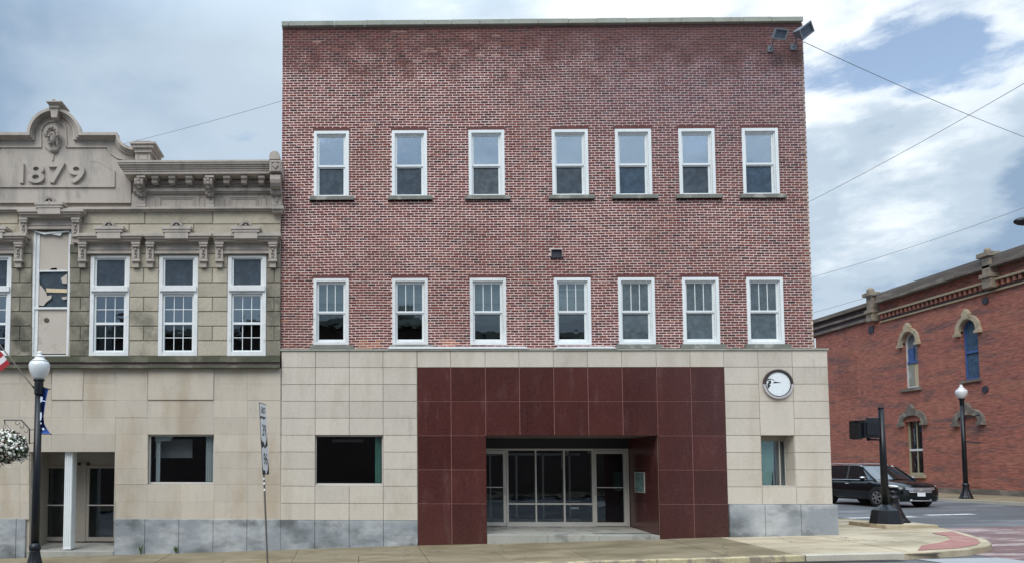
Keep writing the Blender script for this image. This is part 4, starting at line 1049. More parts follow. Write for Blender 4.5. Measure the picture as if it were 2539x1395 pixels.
# boarded-up tall window
B_ = holesL[5]
f = MB(); a, c, d, e = B_
ring(f, a, c, d, e - .06, .06, .03, .2, wb=.03, wt=.001); f.box(a + .06, a + .15, .06, .2, d, e - .1); f.box(a + .06, c - .06, .03, .12, zat(764, .0), zat(759, .0)); BW = f.build('window', m_whitew, LB)
def brd(pts, mat, y0=.08, name='board'):
    q4 = [(PY(x, y, y0).x, PY(x, y, y0).z) for x, y in pts]; b = MB(); b.prism(list(reversed(q4)), y0, y0 + .012); return b.build(name, mat, BW)
brd([(95, 584), (170, 580), (170, 668), (158, 669), (143, 671), (140, 664), (128, 665), (120, 671), (95, 672)], m_board)
brd([(94, 672), (120, 671), (128, 675), (160, 674), (167, 672), (166, 680), (158, 690), (152, 693), (155, 702), (166, 703), (166, 712), (94, 712)], m_board, .105) if False else None
brd([(94, 700), (104, 711), (113, 722), (117, 733), (128, 731), (127, 739), (114, 749), (108, 757), (94, 756)], m_board)
brd([(151, 690), (166, 679), (166, 703), (155, 702)], m_board); brd([(152, 736), (165, 734), (165, 741), (156, 742)], m_board)
brd([(114, 714), (166, 716), (166, 725), (116, 724)], m_boardy, .10)
brd([(94, 670), (168, 669), (168, 673), (94, 674)], m_whitew, .07, 'rail')
hp = [(115.5 + 7 * cos(t), 793 + 6 * sin(t)) for t in fr(0, 2 * pi, 14)[:-1]]
brd([(93, 765), (168, 765), (168, 876), (93, 876)], m_board); brd(hp, m_moss, .074, 'hole_patch')
pane(a + .07, c - .06, zat(759, 0), zat(669, 0), .13, g_tr, BW)
b = MB(); b.prism([(PY(x, y, .0).x, PY(x, y, .0).z) for x, y in ((86, 575), (108, 582), (172, 575), (172, 572), (150, 574), (108, 577), (86, 572))][::-1], -.01, .03)
b.prism([(PY(x, y, .0).x, PY(x, y, .0).z) for x, y in ((128, 581), (148, 585), (153, 579), (150, 578))][::-1], .0, .04); b.build('broken_strip', m_whitew, BW)
b = MB(); b.box(a, c, .3, .31, d, e); b.build('backing', m_black, BW)
# hoods over the windows
def hood(cxp, half, ytop, hl=None):
    """cxp: axis, half: half width of the cornice, ytop: y of the cornice top"""
    k = half / 84.
    H = MB(); y0 = ytop
    H.pbox(cxp - half, y0, cxp + half, y0 + 8, -.30, .05)
    H.pbox(cxp - half * .96, y0 + 8.5, cxp + half * .93, y0 + 14, -.26, .05)
    H.pbox(cxp - half * .93, y0 + 14.5, cxp + half * .90, y0 + 21, -.20, .05)
    o = H.build('window_hood', m_paint, LB, bevel=.006)
    c_ = MB()
    for dx, ya, yb, yf in ((37 * k, -17, -9, -.36), (34 * k, -8.5, -2, -.34), (29 * k, -1.5, 14, -.325)):
        c_.pbox(cxp - 3 - dx, y0 + ya, cxp - 3 + dx, y0 + yb, yf, .0)
    c_.build('hood_step', m_paint, o, bevel=.005)
    c_ = MB(); r = 14 * k; base = PY(cxp - 3, y0 - 16, -.36); rr_ = r / 97 * .98
    A = [(base.x + rr_ * 1.15 * cos(t), base.z + rr_ * 1.05 * sin(t)) for t in fr(pi, 0, 12)]; B2 = [(base.x + rr_ * .72 * cos(t), base.z + rr_ * .68 * sin(t)) for t in fr(pi, 0, 12)]
    c_.strip(B2, A, -.36, -.05); c_.prism([(base.x + rr_ * .72 * cos(t), base.z + rr_ * .7 * sin(t)) for t in fr(0, pi, 10)], -.30, -.05); c_.ball((base.x, -.31, base.z + rr_ * .3), rr_ * .3, 8, 5); c_.build('hood_crest', m_paintd, o)
    fz = MB(); iw = half - 20 * k
    fz.pbox(cxp - iw - 1, y0 + 22, cxp + iw - 2, y0 + 27, -.09, .05); fz.pbox(cxp - iw + 1, y0 + 27.5, cxp + iw - 3, y0 + 44, -.05, .05); fz.pbox(cxp - iw - 1, y0 + 44.5, cxp + iw - 1, y0 + 51, -.08, .05)
    ring_p(fz, cxp - iw + 4, y0 + 30, cxp + iw - 7, y0 + 42, 2.0, -.065, -.04)
    fz.build('hood_frieze', m_paint, o)
    for sx, off in ((-1, -half * .82), (1, half * .76)):
        x = cxp + off; w = 9.5 * k; bk = MB()
        bk.pbox(x - w - 1.5, y0 + 22, x + w + 1.5, y0 + 28, -.20, .05); bk.pbox(x - w, y0 + 28.5, x + w, y0 + 34, -.18, .05)
        bk.pbox(x - w, y0 + 35, x + w, y0 + 63, -.12, .05); bk.pbox(x - w - 1, y0 + 64, x + w + 1, y0 + 70, -.15, .05); bk.pbox(x - w * .8, y0 + 71, x + w * .8, y0 + 85, -.09, .05)
        bo = bk.build('bracket', m_paint, o, bevel=.004)
        cv = MB(); p = PY(x, y0 + 42, -.15); cv.ball((p.x, -.15, p.z), (.035, .03, .04), 8, 6); cv.ball((p.x - .02, -.13, p.z - .08), (.025, .03, .05), 6, 5); cv.ball((p.x + .025, -.13, p.z - .1), (.02, .03, .05), 6, 5); cv.ball((p.x, -.13, p.z - .17), (.04, .02, .025), 6, 5); cv.build('carving', m_paintd, bo, smooth=True) if False else cv.build('carving', m_paintd, o, smooth=True)
def ring_p(mb, x0, y0, x1, y1, w, yf, yb):
    mb.pbox(x0, y0, x1, y0 + w, yf, yb); mb.pbox(x0, y1 - w, x1, y1, yf, yb); mb.pbox(x0, y0 + w, x0 + w, y1 - w, yf, yb); mb.pbox(x1 - w, y0 + w, x1, y1 - w, yf, yb)
hood(272, 84, 577.5); hood(440, 84, 577.5); hood(612, 84, 577.5); hood(-20, 84, 577.5); hood(-192, 84, 577.5); hood(124, 82, 517)
# moulding band, gable wall and cornice
b = MB(); b.box(xl, PY(690, 518, -.08).x, -.08, .05, zat(523.5, -.08), zat(519, -.08)); b.box(xl, PY(690, 514, -.14).x, -.14, .05, zat(518.5, -.14), zat(513, -.14)); b.build('moulding', m_paint, LB, bevel=.006)
gc = 132.5
def gp(x, y, Y): p = PY(x, y, Y); return (p.x, p.z)
def outline(o, Y, dy=0.):
    """top edge of the gable parapet, moved inwards by o photo pixels"""
    pts = []
    pts += [gp(397, 512, Y)] if False else []
    half = []
    r = 66 - o
    ys = 329 + o
    ang0 = math.asin(min(1, max(-1, (ys - 331 + 2) / r))) if r > 0 else 0
    for t in fr(pi / 2, R(8), 12): half.append((gc + r * cos(t), 334 - r * sin(t)))
    half.append((gc + r * cos(R(8)) + .1, ys)); half.append((287 - o * .55, ys))
    for t in fr(0, pi / 2, 8):
        half.append((337 - o * .3 - (48) * cos(t) , ys + (37) * sin(t)))
    return [gp(x, y, Y) for x, y in half], [gp(2 * gc - x, y, Y) for x, y in half]
def full_outline(o, Y):
    a_, b__ = outline(o, Y); return list(reversed(b__)) + a_
bot_l, bot_r = gp(2 * gc - 324, 503, 0.), gp(324, 503, 0.)
G = full_outline(4, 0.)
b = MB(); poly = [bot_l, bot_r] + [gp(335, 400, 0.)] + list(reversed(G)) + [gp(2 * gc - 335, 400, 0.)]; b.prism(poly, -.02, .3); b.build('gable_wall', m_paint, LB)
b = MB()
for o0, o1, yf in ((-1, 6, -.24), (6.5, 11, -.17), (11.5, 17, -.10)):
    A = full_outline(o0, yf); B2 = full_outline(o1, yf); b.strip(B2, A, yf, .0)
b.build('gable_moulding', m_paint, LB)
# raised border of the date panel and the niche
def pline(pts, w, yf, mat=m_paint, name='border', closed=False):
    b = MB(); q4 = [Vector((*gp(x, y, yf), 0)) for x, y in pts]
    for i in range(len(q4) - 1):
        u = (q4[i + 1] - q4[i]); 
        if u.length < 1e-5: continue
        u.normalize(); n_ = Vector((-u.y, u.x, 0)) * w / 2; p0 = q4[i] - u * w * .3; p1 = q4[i + 1] + u * w * .3
        v = [p0 - n_, p1 - n_, p1 + n_, p0 + n_]; d_ = .0005 * (i % 2)
        b.add([(p.x, yf - d_, p.y) for p in v] + [(p.x, -.015, p.y) for p in v], [(0, 1, 2, 3), (0, 4, 5, 1), (1, 5, 6, 2), (2, 6, 7, 3), (3, 7, 4, 0)])
    return b.build(name, mat, LB)
nic = [(gc + 30 * cos(t), 322 - 22 * sin(t)) for t in fr(0, pi, 12)]
rp = [(283, 463), (283, 423), (262, 402), (240, 400)] 
pline([(164, 364), (266, 364), (275, 380), (290, 391), (310, 396)], .035, -.055); pline([(101, 364), (-1, 364), (-12, 380), (-30, 391)], .035, -.055)
pline([(164, 364), (163, 322)] + nic + [(101, 322), (101, 364)], .035, -.055)
pline([(-18, 462), (282, 462), (282, 424)], .05, -.06)
pline([(280, 424), (262, 412), (245, 402), (225, 401)], .012, -.026)
pline([(-60, 502), (323, 502), (323, 452)], .03, -.045)
# keystone
b = MB(); k0 = [gp(123, 266, -.3), gp(127, 292, -.26), gp(141, 292, -.26), gp(144, 266, -.3)]; b.prism([k0[1], k0[2], k0[3], k0[0]], -.27, -.02)
b.pbox(121, 257, 146, 267, -.31, .05); b.pbox(117, 253, 150, 257, -.36, .10); b.pbox(114, 250, 153, 253, -.40, .15); b.ball((PY(133, 249, -.1).x, -.1, PY(133, 249, -.1).z), .05, 8, 5); b.build('keystone', m_paint, LB, bevel=.005)
# date
for ch, x0, x1 in (('1', 48, 59.5), ('8', 69, 109.5), ('7', 120, 160.5), ('9', 169, 209.5)):
    a_ = rect(x0, 405.5, x1, 454.5, -.08); b = MB()
    if ch == '1': b.box(a_[0] + .01, a_[1] - .01, -.10, -.02, a_[2], a_[3])
    else: fit_text(b, ch, a_[0], a_[1], a_[2], a_[3], -.10, .08, .022)
    b.build('numeral', m_paint, LB)
# relief head in the niche
hcn = PY(131.5, 343, -.1)
b = MB(); hx, hy_, hz_ = hcn.x, -.08, hcn.z
def hb(dx, dy, dz, r, n=10, m_=8): b.ball((hx + dx, hy_ - dy, hz_ + dz), r, n, m_)
hb(0, 0, .03, (.145, .13, .20), 16, 12); hb(-.03, .03, -.07, (.105, .11, .13), 14, 10); hb(.0, -.02, -.22, (.08, .07, .12), 12, 8); hb(.02, -.02, -.30, (.115, .07, .08), 12, 8)
nose = [(hx - .055, hy_ - .12, hz_ + .07), (hx - .075, hy_ - .175, hz_ - .035), (hx - .05, hy_ - .13, hz_ - .04)]; b.tube(nose, [.018, .026, .014], 8)
for dx in (-.10, .0): hb(dx, .135, .07, (.036, .02, .010), 8, 5); hb(dx, .118, .045, (.026, .02, .018), 8, 5)
hb(-.055, .13, -.085, (.038, .02, .010), 8, 5); hb(-.053, .13, -.105, (.032, .02, .011), 8, 5); hb(-.05, .10, -.155, (.04, .035, .035), 8, 6)
b.build('relief_head', m_paintd, LB, smooth=True)
b = MB(); r3 = random.Random(5)
for i in range(34):
    t = R(-15) + i / 33 * R(215); rad = .15 + .02 * (i % 2); b.ball((hx + .01 + rad * cos(t) * 1.0, hy_ - .12 - .02 * r3.random(), hz_ + .06 + rad * 1.12 * sin(t)), .033 + .010 * r3.random(), 7, 5)
for i in range(16):
    t = R(20) + i / 15 * R(150); b.ball((hx + .115 * cos(t), hy_ - .12, hz_ + .08 + .125 * sin(t)), .027, 7, 5)
for i in range(9): b.ball((hx + .13 - .01 * (i % 2), hy_ - .05, hz_ + .05 - .03 * i), .026, 7, 5)
b.build('relief_hair', m_paintd, LB, smooth=True)
b = MB(); b.prism([gp(113, 366, 0), gp(131, 383, 0), gp(152, 366, 0), gp(152, 350, 0), gp(113, 350, 0)], -.06, -.015); b.prism([gp(130, 383, 0), gp(130, 400, 0), gp(133, 400, 0), gp(136, 383, 0)], -.05, -.015); b.build('niche_foot', m_paint, LB)
# pedestal beside the gable
def pedestal(f_):
    b = MB()
    def bx(x0, y0, x1, y1, yf, yb):
        if f_: x0, x1 = 2 * gc - x1, 2 * gc - x0
        b.pbox(x0, y0, x1, y1, yf, yb)
    bx(335, 378, 372, 397, -.35, .25); bx(333, 366, 376, 377.5, -.40, .3); bx(327, 357, 380, 365.5, -.46, .36); bx(321, 351, 385, 356.5, -.5, .4); bx(334, 349, 373, 350.5, -.4, .3)
    p_ = b.build('pedestal', m_paint, LB, bevel=.005); b = MB()
    if not f_: ring_p(b, 340, 380, 366, 397, 2., -.365, -.35); b.build('pedestal_panel', m_paintd, p_)
pedestal(False); pedestal(True)
# main cornice
def cornice(f_):
    def X_(x0, x1): return (2 * gc - x1 - 14, 2 * gc - x0 - 14) if f_ else (x0, x1)
    b = MB()
    def bx(x0, y0, x1, y1, yf, yb):
        x0, x1 = X_(x0, x1); b.pbox(x0, y0, x1, y1, yf, yb)
    for x0, y0, y1, yf in ((290, 397, 402, -.62), (292, 402.5, 407, -.60), (296, 407.5, 413, -.56), (301, 413.5, 418, -.53), (305, 418.5, 424, -.50), (308, 424.5, 431.5, -.48)):
        bx(x0, y0, 668, y1, yf, .3)
    c_ = b.build('cornice', m_paint, LB, bevel=.004)
    b = MB(); bx(330, 447, 690, 456, -.12, .04); bx(330, 456.5, 690, 466, -.08, .04); bx(330, 466.5, 690, 474, -.16, .04); bx(330, 474.5, 690, 479, -.11, .04); bx(326, 479.5, 690, 513, -.04, .04); b.build('frieze', m_paint, c_)
    b = MB(); bx(327, 432, 690, 446.5, -.05, .04); b.build('frieze_top', m_paint, c_)
    for x0, x1 in ((375, 392), (417, 434), (459, 477), (553, 570), (597, 613), (640, 656)):
        b = MB(); bx(x0, 434, x1, 441, -.42, -.05); bx(x0 + 1, 441.5, x1 - 2, 453, -.34, -.05); b.build('modillion', m_paint, c_, bevel=.004)
    for x0, y0, x1, y1 in ((395, 488, 483, 513), (567, 488, 640, 513)):
        b = MB()
        if f_: x0, x1 = X_(x0, x1)
        ring_p(b, x0, y0, x1, y1, 2.2, -.065, -.04); ring_p(b, x0 + 5, y0 + 5, x1 - 5, y1 - 1, 1.6, -.055, -.04); b.build('frieze_panel', m_paint, c_)
    for x0 in (370, 493, 542, 646):
        x1 = x0 + 14
        if f_: x0, x1 = X_(x0, x1)
        b = MB(); xm = (x0 + x1) / 2; arc = [(x0, 512), (x0, 495)] + [(xm - 7 * cos(t), 495 - 7 * sin(t)) for t in fr(.3, pi - .3, 6)] + [(x1, 495), (x1, 512)]
        q4 = [Vector((*gp(x, y, -.06), 0)) for x, y in arc]
        for i in range(len(q4) - 1): b.tube([(q4[i].x, -.045, q4[i].y), (q4[i + 1].x, -.045, q4[i + 1].y)], .012, 5)
        b.build('arch_panel', m_paint, c_)
    for x0 in (338, 508):
        b = MB()
        def by(x0_, y0, x1_, y1, yf, yb):
            a1, a2 = X_(x0_, x1_); b.pbox(a1, y0, a2, y1, yf, yb)
        by(x0, 434, x0 + 22, 440, -.45, .0); by(x0 + 3, 478, x0 + 22, 505, -.09, .0); by(x0 + 2, 505.5, x0 + 23, 512.5, -.13, .0)
        bk = b.build('bracket', m_paint, c_, bevel=.004)
        b = MB(); xa, xb = X_(x0 + 1, x0 + 22)
        pr = [(-.40, 440), (-.44, 447), (-.42, 456), (-.34, 463), (-.25, 466), (-.20, 474), (-.20, 482), (-.13, 489), (-.03, 492), (-.03, 440)]
        pxa, pxb = PY(xa, 460, -.2).x, PY(xb, 460, -.2).x
        v = [(pxa, y, PY(xa, yy_, y).z) for y, yy_ in pr] + [(pxb, y, PY(xa, yy_, y).z) for y, yy_ in pr]; n = len(pr)
        b.add(v, [tuple(range(n)), tuple(reversed(range(n, 2 * n)))] + [(i + n, (i + 1) % n + n, (i + 1) % n, i) for i in range(n)])
        xm = (pxa + pxb) / 2
        for yy_, y, r in ((445, -.44, .045), (454, -.43, .05), (463, -.36, .055), (472, -.25, .05), (484, -.18, .045), (494, -.10, .03)): b.ball((xm, y, PY(xa, yy_, y).z), (r, .03, r), 8, 6)
        b.build('console', m_paintd, c_)
    return c_
cornice(False); cornice(True)
# end console beside the brick wall
b = MB(); b.pbox(668, 397.5, 698, 426, -.60, .1); b.pbox(669, 427, 697, 431, -.5, .1); b.pbox(673, 476.5, 698, 509, -.24, .05); b.pbox(672, 509.5, 703, 518, -.26, .05); b.pbox(675, 518.5, 700, 526, -.2, .05)
EB = b.build('end_console', m_paint, LB, bevel=.006)
b = MB(); p = PY(681, 389, -.5); rr_ = .135; b.prism([(p.x + rr_ * cos(t), p.z + rr_ * 1.0 * sin(t)) for t in fr(0, pi, 14)] + [(p.x - rr_, p.z - .09), (p.x + rr_, p.z - .09)], -.56, .0); b.build('finial', m_paint, EB, bevel=.01)
b = MB(); p = PY(683, 411, -.6); b.prism([(p.x + .075, p.z), (p.x, p.z + .085), (p.x - .075, p.z), (p.x, p.z - .085)], -.64, -.6); ring_p(b, 671, 400, 695, 424, 2.5, -.62, -.6)
p = PY(684, 452, -.4); b.tube([(p.x - .13, -.40, p.z), (p.x + .13, -.40, p.z)], .20, 14); b.tube([(p.x - .14, -.30, p.z - .22), (p.x + .15, -.30, p.z - .22)], .09, 12)
p = PY(686, 493, -.24); b.prism([(p.x + .06, p.z + .1), (p.x - .06, p.z + .1), (p.x - .04, p.z - .05), (p.x, p.z - .12), (p.x + .04, p.z - .05)], -.275, -.24); b.build('scroll', m_paintd, EB)
# street-level window of the left building
LW1 = fixed_window((lwin[0] + .004, lwin[1] - .004, lwin[2] + .004, lwin[3] - .004), .12, .035, .05, m_alu, LB)
x0, x1, z0, z1 = lwin
curtain(x0 + .15, x0 + .26, z0 + .06, z1 - .1, .26, m_cloth, LW1, 2, .015); curtain(x1 - .26, x1 - .05, z0 + .06, z1 - .04, .26, m_cloth, LW1, 4, .02)
b = MB(); q4 = rect(384, 1088, 477, 1134, .6); b.box(q4[0], q4[1], .6, .62, q4[2], q4[3]); b.build('hanging_board', m_clothk, LB)
b = MB(); b.prism([(x0 + .13, z1 - .16), (x0 + .5, z1 - .16), (x0 + .62, z1 - .03), (x0 + .13, z1 - .03)], .22, .23); b.build('torn_curtain', m_cloth, LW1)
# left entrance: step, two doors, fluted white post
ex0, ex1 = lent[0], lent[1]; YE = 1.2
fe = PY(180, 1341, YE).z
b = MB(); z = PY(180, 1365, -.03).z; b.box(PY(66, 1370, -.04).x, ex1 + .01, -.045, .4, -.8, z); b.build('step_stone', m_step, LB, bevel=.015)
b = MB(); b.add([(ex0 - .1, .401, z - .002), (ex1, .401, z - .002), (ex1, YE + .2, fe - .01), (ex0 - .1, YE + .2, fe - .01)], [(0, 1, 2, 3)]); b.build('entrance_floor', m_step, LB)
b = MB(); b.box(ex0 - .35, ex0 - .0, .37, YE + .3, -.8, 3.3); b.box(ex1, ex1 + .2, .37, YE + .3, -.8, 3.3); b.build('side_wall', m_beige, LB)
b = MB(); b.box(ex0 + .002, ex1 - .002, .045, YE + .3, lent[3] - .012, lent[3] + .1); b.build('entrance_ceiling', m_beige, LB)
def e_(x, y=1240): return PY(x, y, YE).x
def ez(y): return PY(200, y, YE).z
b = MB(); b.box(ex0, ex1, YE, YE + .1, ez(1152), lent[3]); b.box(e_(200), e_(214), YE - .03, YE + .1, fe, ez(1147)); b.box(ex0, e_(106), YE, YE + .1, fe, ez(1152)); b.box(e_(160), e_(200), YE, YE + .1, fe, ez(1152)) ; b.build('door_wall', m_beige, LB)
def ldoor(xa, xb, hl):
    D = MB(); a_, c_ = e_(xa), e_(xb); ring(D, a_, c_, fe + .01, ez(1152.5), .075, YE - .02, YE + .05, wb=.11, wt=.08); d = D.build('door', m_beige, LB)
    pane(a_ + .075, c_ - .075, fe + .12, ez(1152.5) - .08, YE + .01, g_shop, d)
    b = MB(); z_ = ez(1251); b.box(a_ + .06, c_ - .04, YE - .07, YE - .045, z_ - .015, z_ + .015); b.box(a_ + .05, a_ + .08, YE - .05, YE - .015, z_ - .02, z_ + .02); b.build('push_bar', m_alu, d)
    b = MB(); hx_ = a_ + .03 if hl else c_ - .03; b.box(hx_ - .03, hx_ + .03, YE - .06, YE - .021, z_ - .12, z_ + .14); b.build('lock_plate', m_iron, d)
ldoor(111, 168, True); ldoor(214.5, 290, False)
b = MB(); b.box(e_(168), e_(200), YE + .101, YE + .2, fe, ez(1152)); b.ball((e_(196), YE - .05, ez(1149)), .045, 8, 6); b.ball((e_(218), YE - .05, ez(1149)), .045, 8, 6); b.build('wall_lamp', m_iron, LB)
b = MB(); pa_ = PY(158.5, 1240, .12).x; pb_ = PY(178, 1240, .12).x; zt_, zb_ = lent[3], PY(170, 1361, .12).z
b.box(pa_, pb_, .12, .42, zb_, zt_)
for i in range(4):
    w = (pb_ - pa_) / 4; b.box(pa_ + w * i + w * .25, pa_ + w * i + w * .75, .108, .12, zb_ + .1, zt_ - .05)
b.build('white_post', m_white, LB, bevel=.006)

# ================================================================== red brick building across the side street
WX = 30.
RB = thing('red_brick_building', 'old two storey red brick building with arched windows across the side street', 'building', (WX, 12, gz(30, 0)))
def qx(px, py, X=WX): p = PX(px, py, X); return p.y, p.z
def zline(a, c, X=WX):           # height of a level line seen at two photo points
    return (PX(*a, X).z + PX(*c, X).z) / 2
zt = zline((2178, 728), (2539, 613)); z2 = zline((2186, 745), (2539, 646)); z3 = zline((2189, 774.9), (2539, 676)); z4 = zline((2178, 790.7), (2539, 713)); zl = zline((2031.5, 819), (2160, 795)); ztl = zline((2017, 795), (2168, 749))
yS = PX(2178, 760, WX).y
Y0, Y1 = -2., 58.
def wrect(x0, y0, x1, y1, X=WX):
    a = PX(x0, (y0 + y1) / 2, X).y; c = PX(x1, (y0 + y1) / 2, X).y; xm = (x0 + x1) / 2
    return min(a, c), max(a, c), PX(xm, y1, X).z, PX(xm, y0, X).z
RW = [wrect(2240, 783 + 38, 2276, 961), wrect(2384, 790, 2426, 940), wrect(2246, 1043, 2288, 1175)]
# wall with openings, built in (y,z) at x = WX
def xwall(mb, y0, y1, z0, z1, holes, xf, xb):
    ys_ = sorted({y0, y1, *[h[0] for h in holes], *[h[1] for h in holes]}); zs_ = sorted({z0, z1, *[h[2] for h in holes], *[h[3] for h in holes]})
    for i in range(len(ys_) - 1):
        for j in range(len(zs_) - 1):
            a_, c_, d_, e__ = ys_[i], ys_[i + 1], zs_[j], zs_[j + 1]
            if any(h[0] < (a_ + c_) / 2 < h[1] and h[2] < (d_ + e__) / 2 < h[3] for h in holes): continue
            mb.add([(xf, a_, d_), (xf, c_, d_), (xf, c_, e__), (xf, a_, e__)], [(3, 2, 1, 0)])
    for a_, c_, d_, e__ in holes:
        mb.add([(xf, a_, d_), (xf, c_, d_), (xf, c_, e__), (xf, a_, e__), (xb, a_, d_), (xb, c_, d_), (xb, c_, e__), (xb, a_, e__)], [(0, 1, 5, 4), (1, 2, 6, 5), (2, 3, 7, 6), (3, 0, 4, 7)])
b = MB(); zb0 = gz(30, 0) - .3
ylw = yS
xwall(b, Y0, yS, zb0, zt - .05, RW, WX, WX + .35); xwall(b, yS, Y1, zb0, zt - .4, [], WX + .0, WX + .35); b.build('wall', m_rb, RB)
b = MB(); b.box(WX + .36, WX + 18, Y0 + .01, Y1, zt - 1.2, zt - 1.0); b.build('roof', m_greyt, RB)
b = MB(); b.box(WX + .01, WX + 18, Y0, Y0 + .01, zb0, zt - .06); b.box(WX + .01, WX + 18, Y1, Y1 + .3, zb0, zt - .4); b.build('end_wall', m_rb, RB)
b = MB(); b.box(WX + 1.5, WX + 1.6, Y0 + .1, Y1 - .1, zb0, zt - 1.3); b.build('room', m_room, RB)
def bar(name, mat, y0, y1, z0, z1, out, bev=0):
    b = MB(); b.box(WX - out, WX - .002, y0, y1, z0, z1); return b.build(name, mat, RB, bevel=bev)
# near part: tall cornice, frieze, dentils, string courses; cornice stones as separate lengths
ycut = fr(Y0, yS - .2, 9)
for i in range(9):
    bar('cornice_stone', m_rgrey, ycut[i] + .01, ycut[i + 1] - .01, z2 + .10, zt, .28, .02); bar('cornice_stone', m_rgrey, ycut[i] + .012, ycut[i + 1] - .012, z2 - .06, z2 + .095, .40, .02)
bar('string_course', m_cream, Y0, yS - .2, z3 - .05, z3 + .05, .22); bar('string_course', m_cream, Y0, yS - .2, z4 - .03, z4 + .05, .10); bar('dentil_band', m_rdark, Y0, yS - .2, z3 - .40, z3 - .055, .03)
y = Y0 + .1
while y < yS - .4:
    bar('dentil', m_rgrey if False else m_oldbr, y, y + .13, z3 - .30, z3 - .06, .16); y += .30
# far part
bar('cornice_stone', m_rgrey, yS + .5, Y1, ztl - .22, ztl, .35); bar('frieze', m_rdark, yS + .5, Y1, zl + .05, ztl - .25, .10); bar('string_course', m_rgrey, yS + .5, Y1, zl - .12, zl + .04, .16); bar('cornice_stone', m_rgrey, yS + .5, Y1, zl + .25, zl + .38, .25)
def pil(px, ptop, s=1.):
    yc = PX(px, 760, WX).y; b = MB(); b.box(WX - .42, WX + .05, yc - .25, yc + .25, z3 - .35, z3 + .1); b.box(WX - .5, WX + .05, yc - .3, yc + .3, z3 + .11, z3 + .3); b.box(WX - .40, WX + .05, yc - .22, yc + .22, z3 + .3, zt - .05); b.box(WX - .55, WX + .05, yc - .34, yc + .34, zt - .05, zt + .16); b.ball((WX - .28, yc, zt + .26), .20 * s, 12, 8)
    b.build('cornice_pedestal', m_rped, RB, bevel=.02)
pil(2172, 0); pil(2470, 0, .7)
# arched windows with stone hoods
def arch_pts(yc, hw_, zs, k, n=14, rise=1.): return [(yc - k * hw_ * cos(t), zs + k * hw_ * rise * sin(t)) for t in fr(0, pi, n)]
def arch_hood(yc, hw_, zs, mat, w, out, rise=1., key=True, parent=RB):
    b = MB(); A = arch_pts(yc, hw_, zs, 1.); n = len(A)
    O = [(yc - (hw_ + w) * cos(t), zs + (hw_ * rise + w) * sin(t)) for t in fr(0, pi, 14)]
    A = [(yc - hw_ * cos(t), zs + hw_ * rise * sin(t)) for t in fr(0, pi, 14)]
    A = [(A[0][0], zs - .12)] + A + [(A[-1][0], zs - .12)]; O = [(O[0][0] - .04, zs - .12)] + O + [(O[-1][0] + .04, zs - .12)]
    for i in range(len(A) - 1):
        q4 = [A[i], A[i + 1], O[i + 1], O[i]]; v = [(WX - out, y_, z_) for y_, z_ in q4] + [(WX + .12, y_, z_) for y_, z_ in q4]
        b.add(v, [(3, 2, 1, 0), (4, 5, 6, 7), (0, 1, 5, 4), (2, 3, 7, 6), (1, 2, 6, 5), (3, 0, 4, 7)])
    o = b.build('window_hood', mat, parent)
    if key:
        zt_ = zs + hw_ * rise + w; b = MB(); b.add([(WX - out - .08, yc - .16, zt_ - w), (WX - out - .08, yc + .16, zt_ - w), (WX - out - .08, yc + .2, zt_ + .05), (WX - out - .08, yc, zt_ + .3), (WX - out - .08, yc - .2, zt_ + .05),
              (WX, yc - .16, zt_ - w), (WX, yc + .16, zt_ - w), (WX, yc + .2, zt_ + .05), (WX, yc, zt_ + .3), (WX, yc - .2, zt_ + .05)], [(4, 3, 2, 1, 0), (5, 6, 7, 8, 9)] + [(i, (i + 1) % 5, (i + 1) % 5 + 5, i + 5) for i in range(5)]); b.build('keystone', mat, o)
        b = MB(); b.box(WX - out - .07, WX, yc - hw_ - w - .06, yc - hw_ + .02, zs - .26, zs - .125); b.box(WX - out - .07, WX, yc + hw_ - .02, yc + hw_ + w + .06, zs - .26, zs - .125); b.build('hood_stop', mat, o)
def arch_fill(h, rise, mat_wall):
    """masonry corners that turn the square opening into an arch"""
    a_, c_, z0, z1 = h; yc = (a_ + c_) / 2; hw_ = (c_ - a_) / 2; zs = z1 - hw_ * rise
    b = MB()
    for s in (-1, 1):
        arc = [(yc + s * hw_ * cos(t), zs + hw_ * rise * sin(t)) for t in fr(0, pi / 2, 8)]
        pl = [(yc + s * hw_, z1 + .0)] + arc
        pl += [(yc, z1)] if False else []
        v = [(WX + .004, y_, z_) for y_, z_ in pl] + [(WX + .3, y_, z_) for y_, z_ in pl]; n = len(pl)
        b.add(v, [tuple(range(n)), tuple(range(n, 2 * n))] + [(i, (i + 1) % n, (i + 1) % n + n, i + n) for i in range(n)])
    b.build('arch_spandrel', mat_wall, RB); return yc, hw_, zs
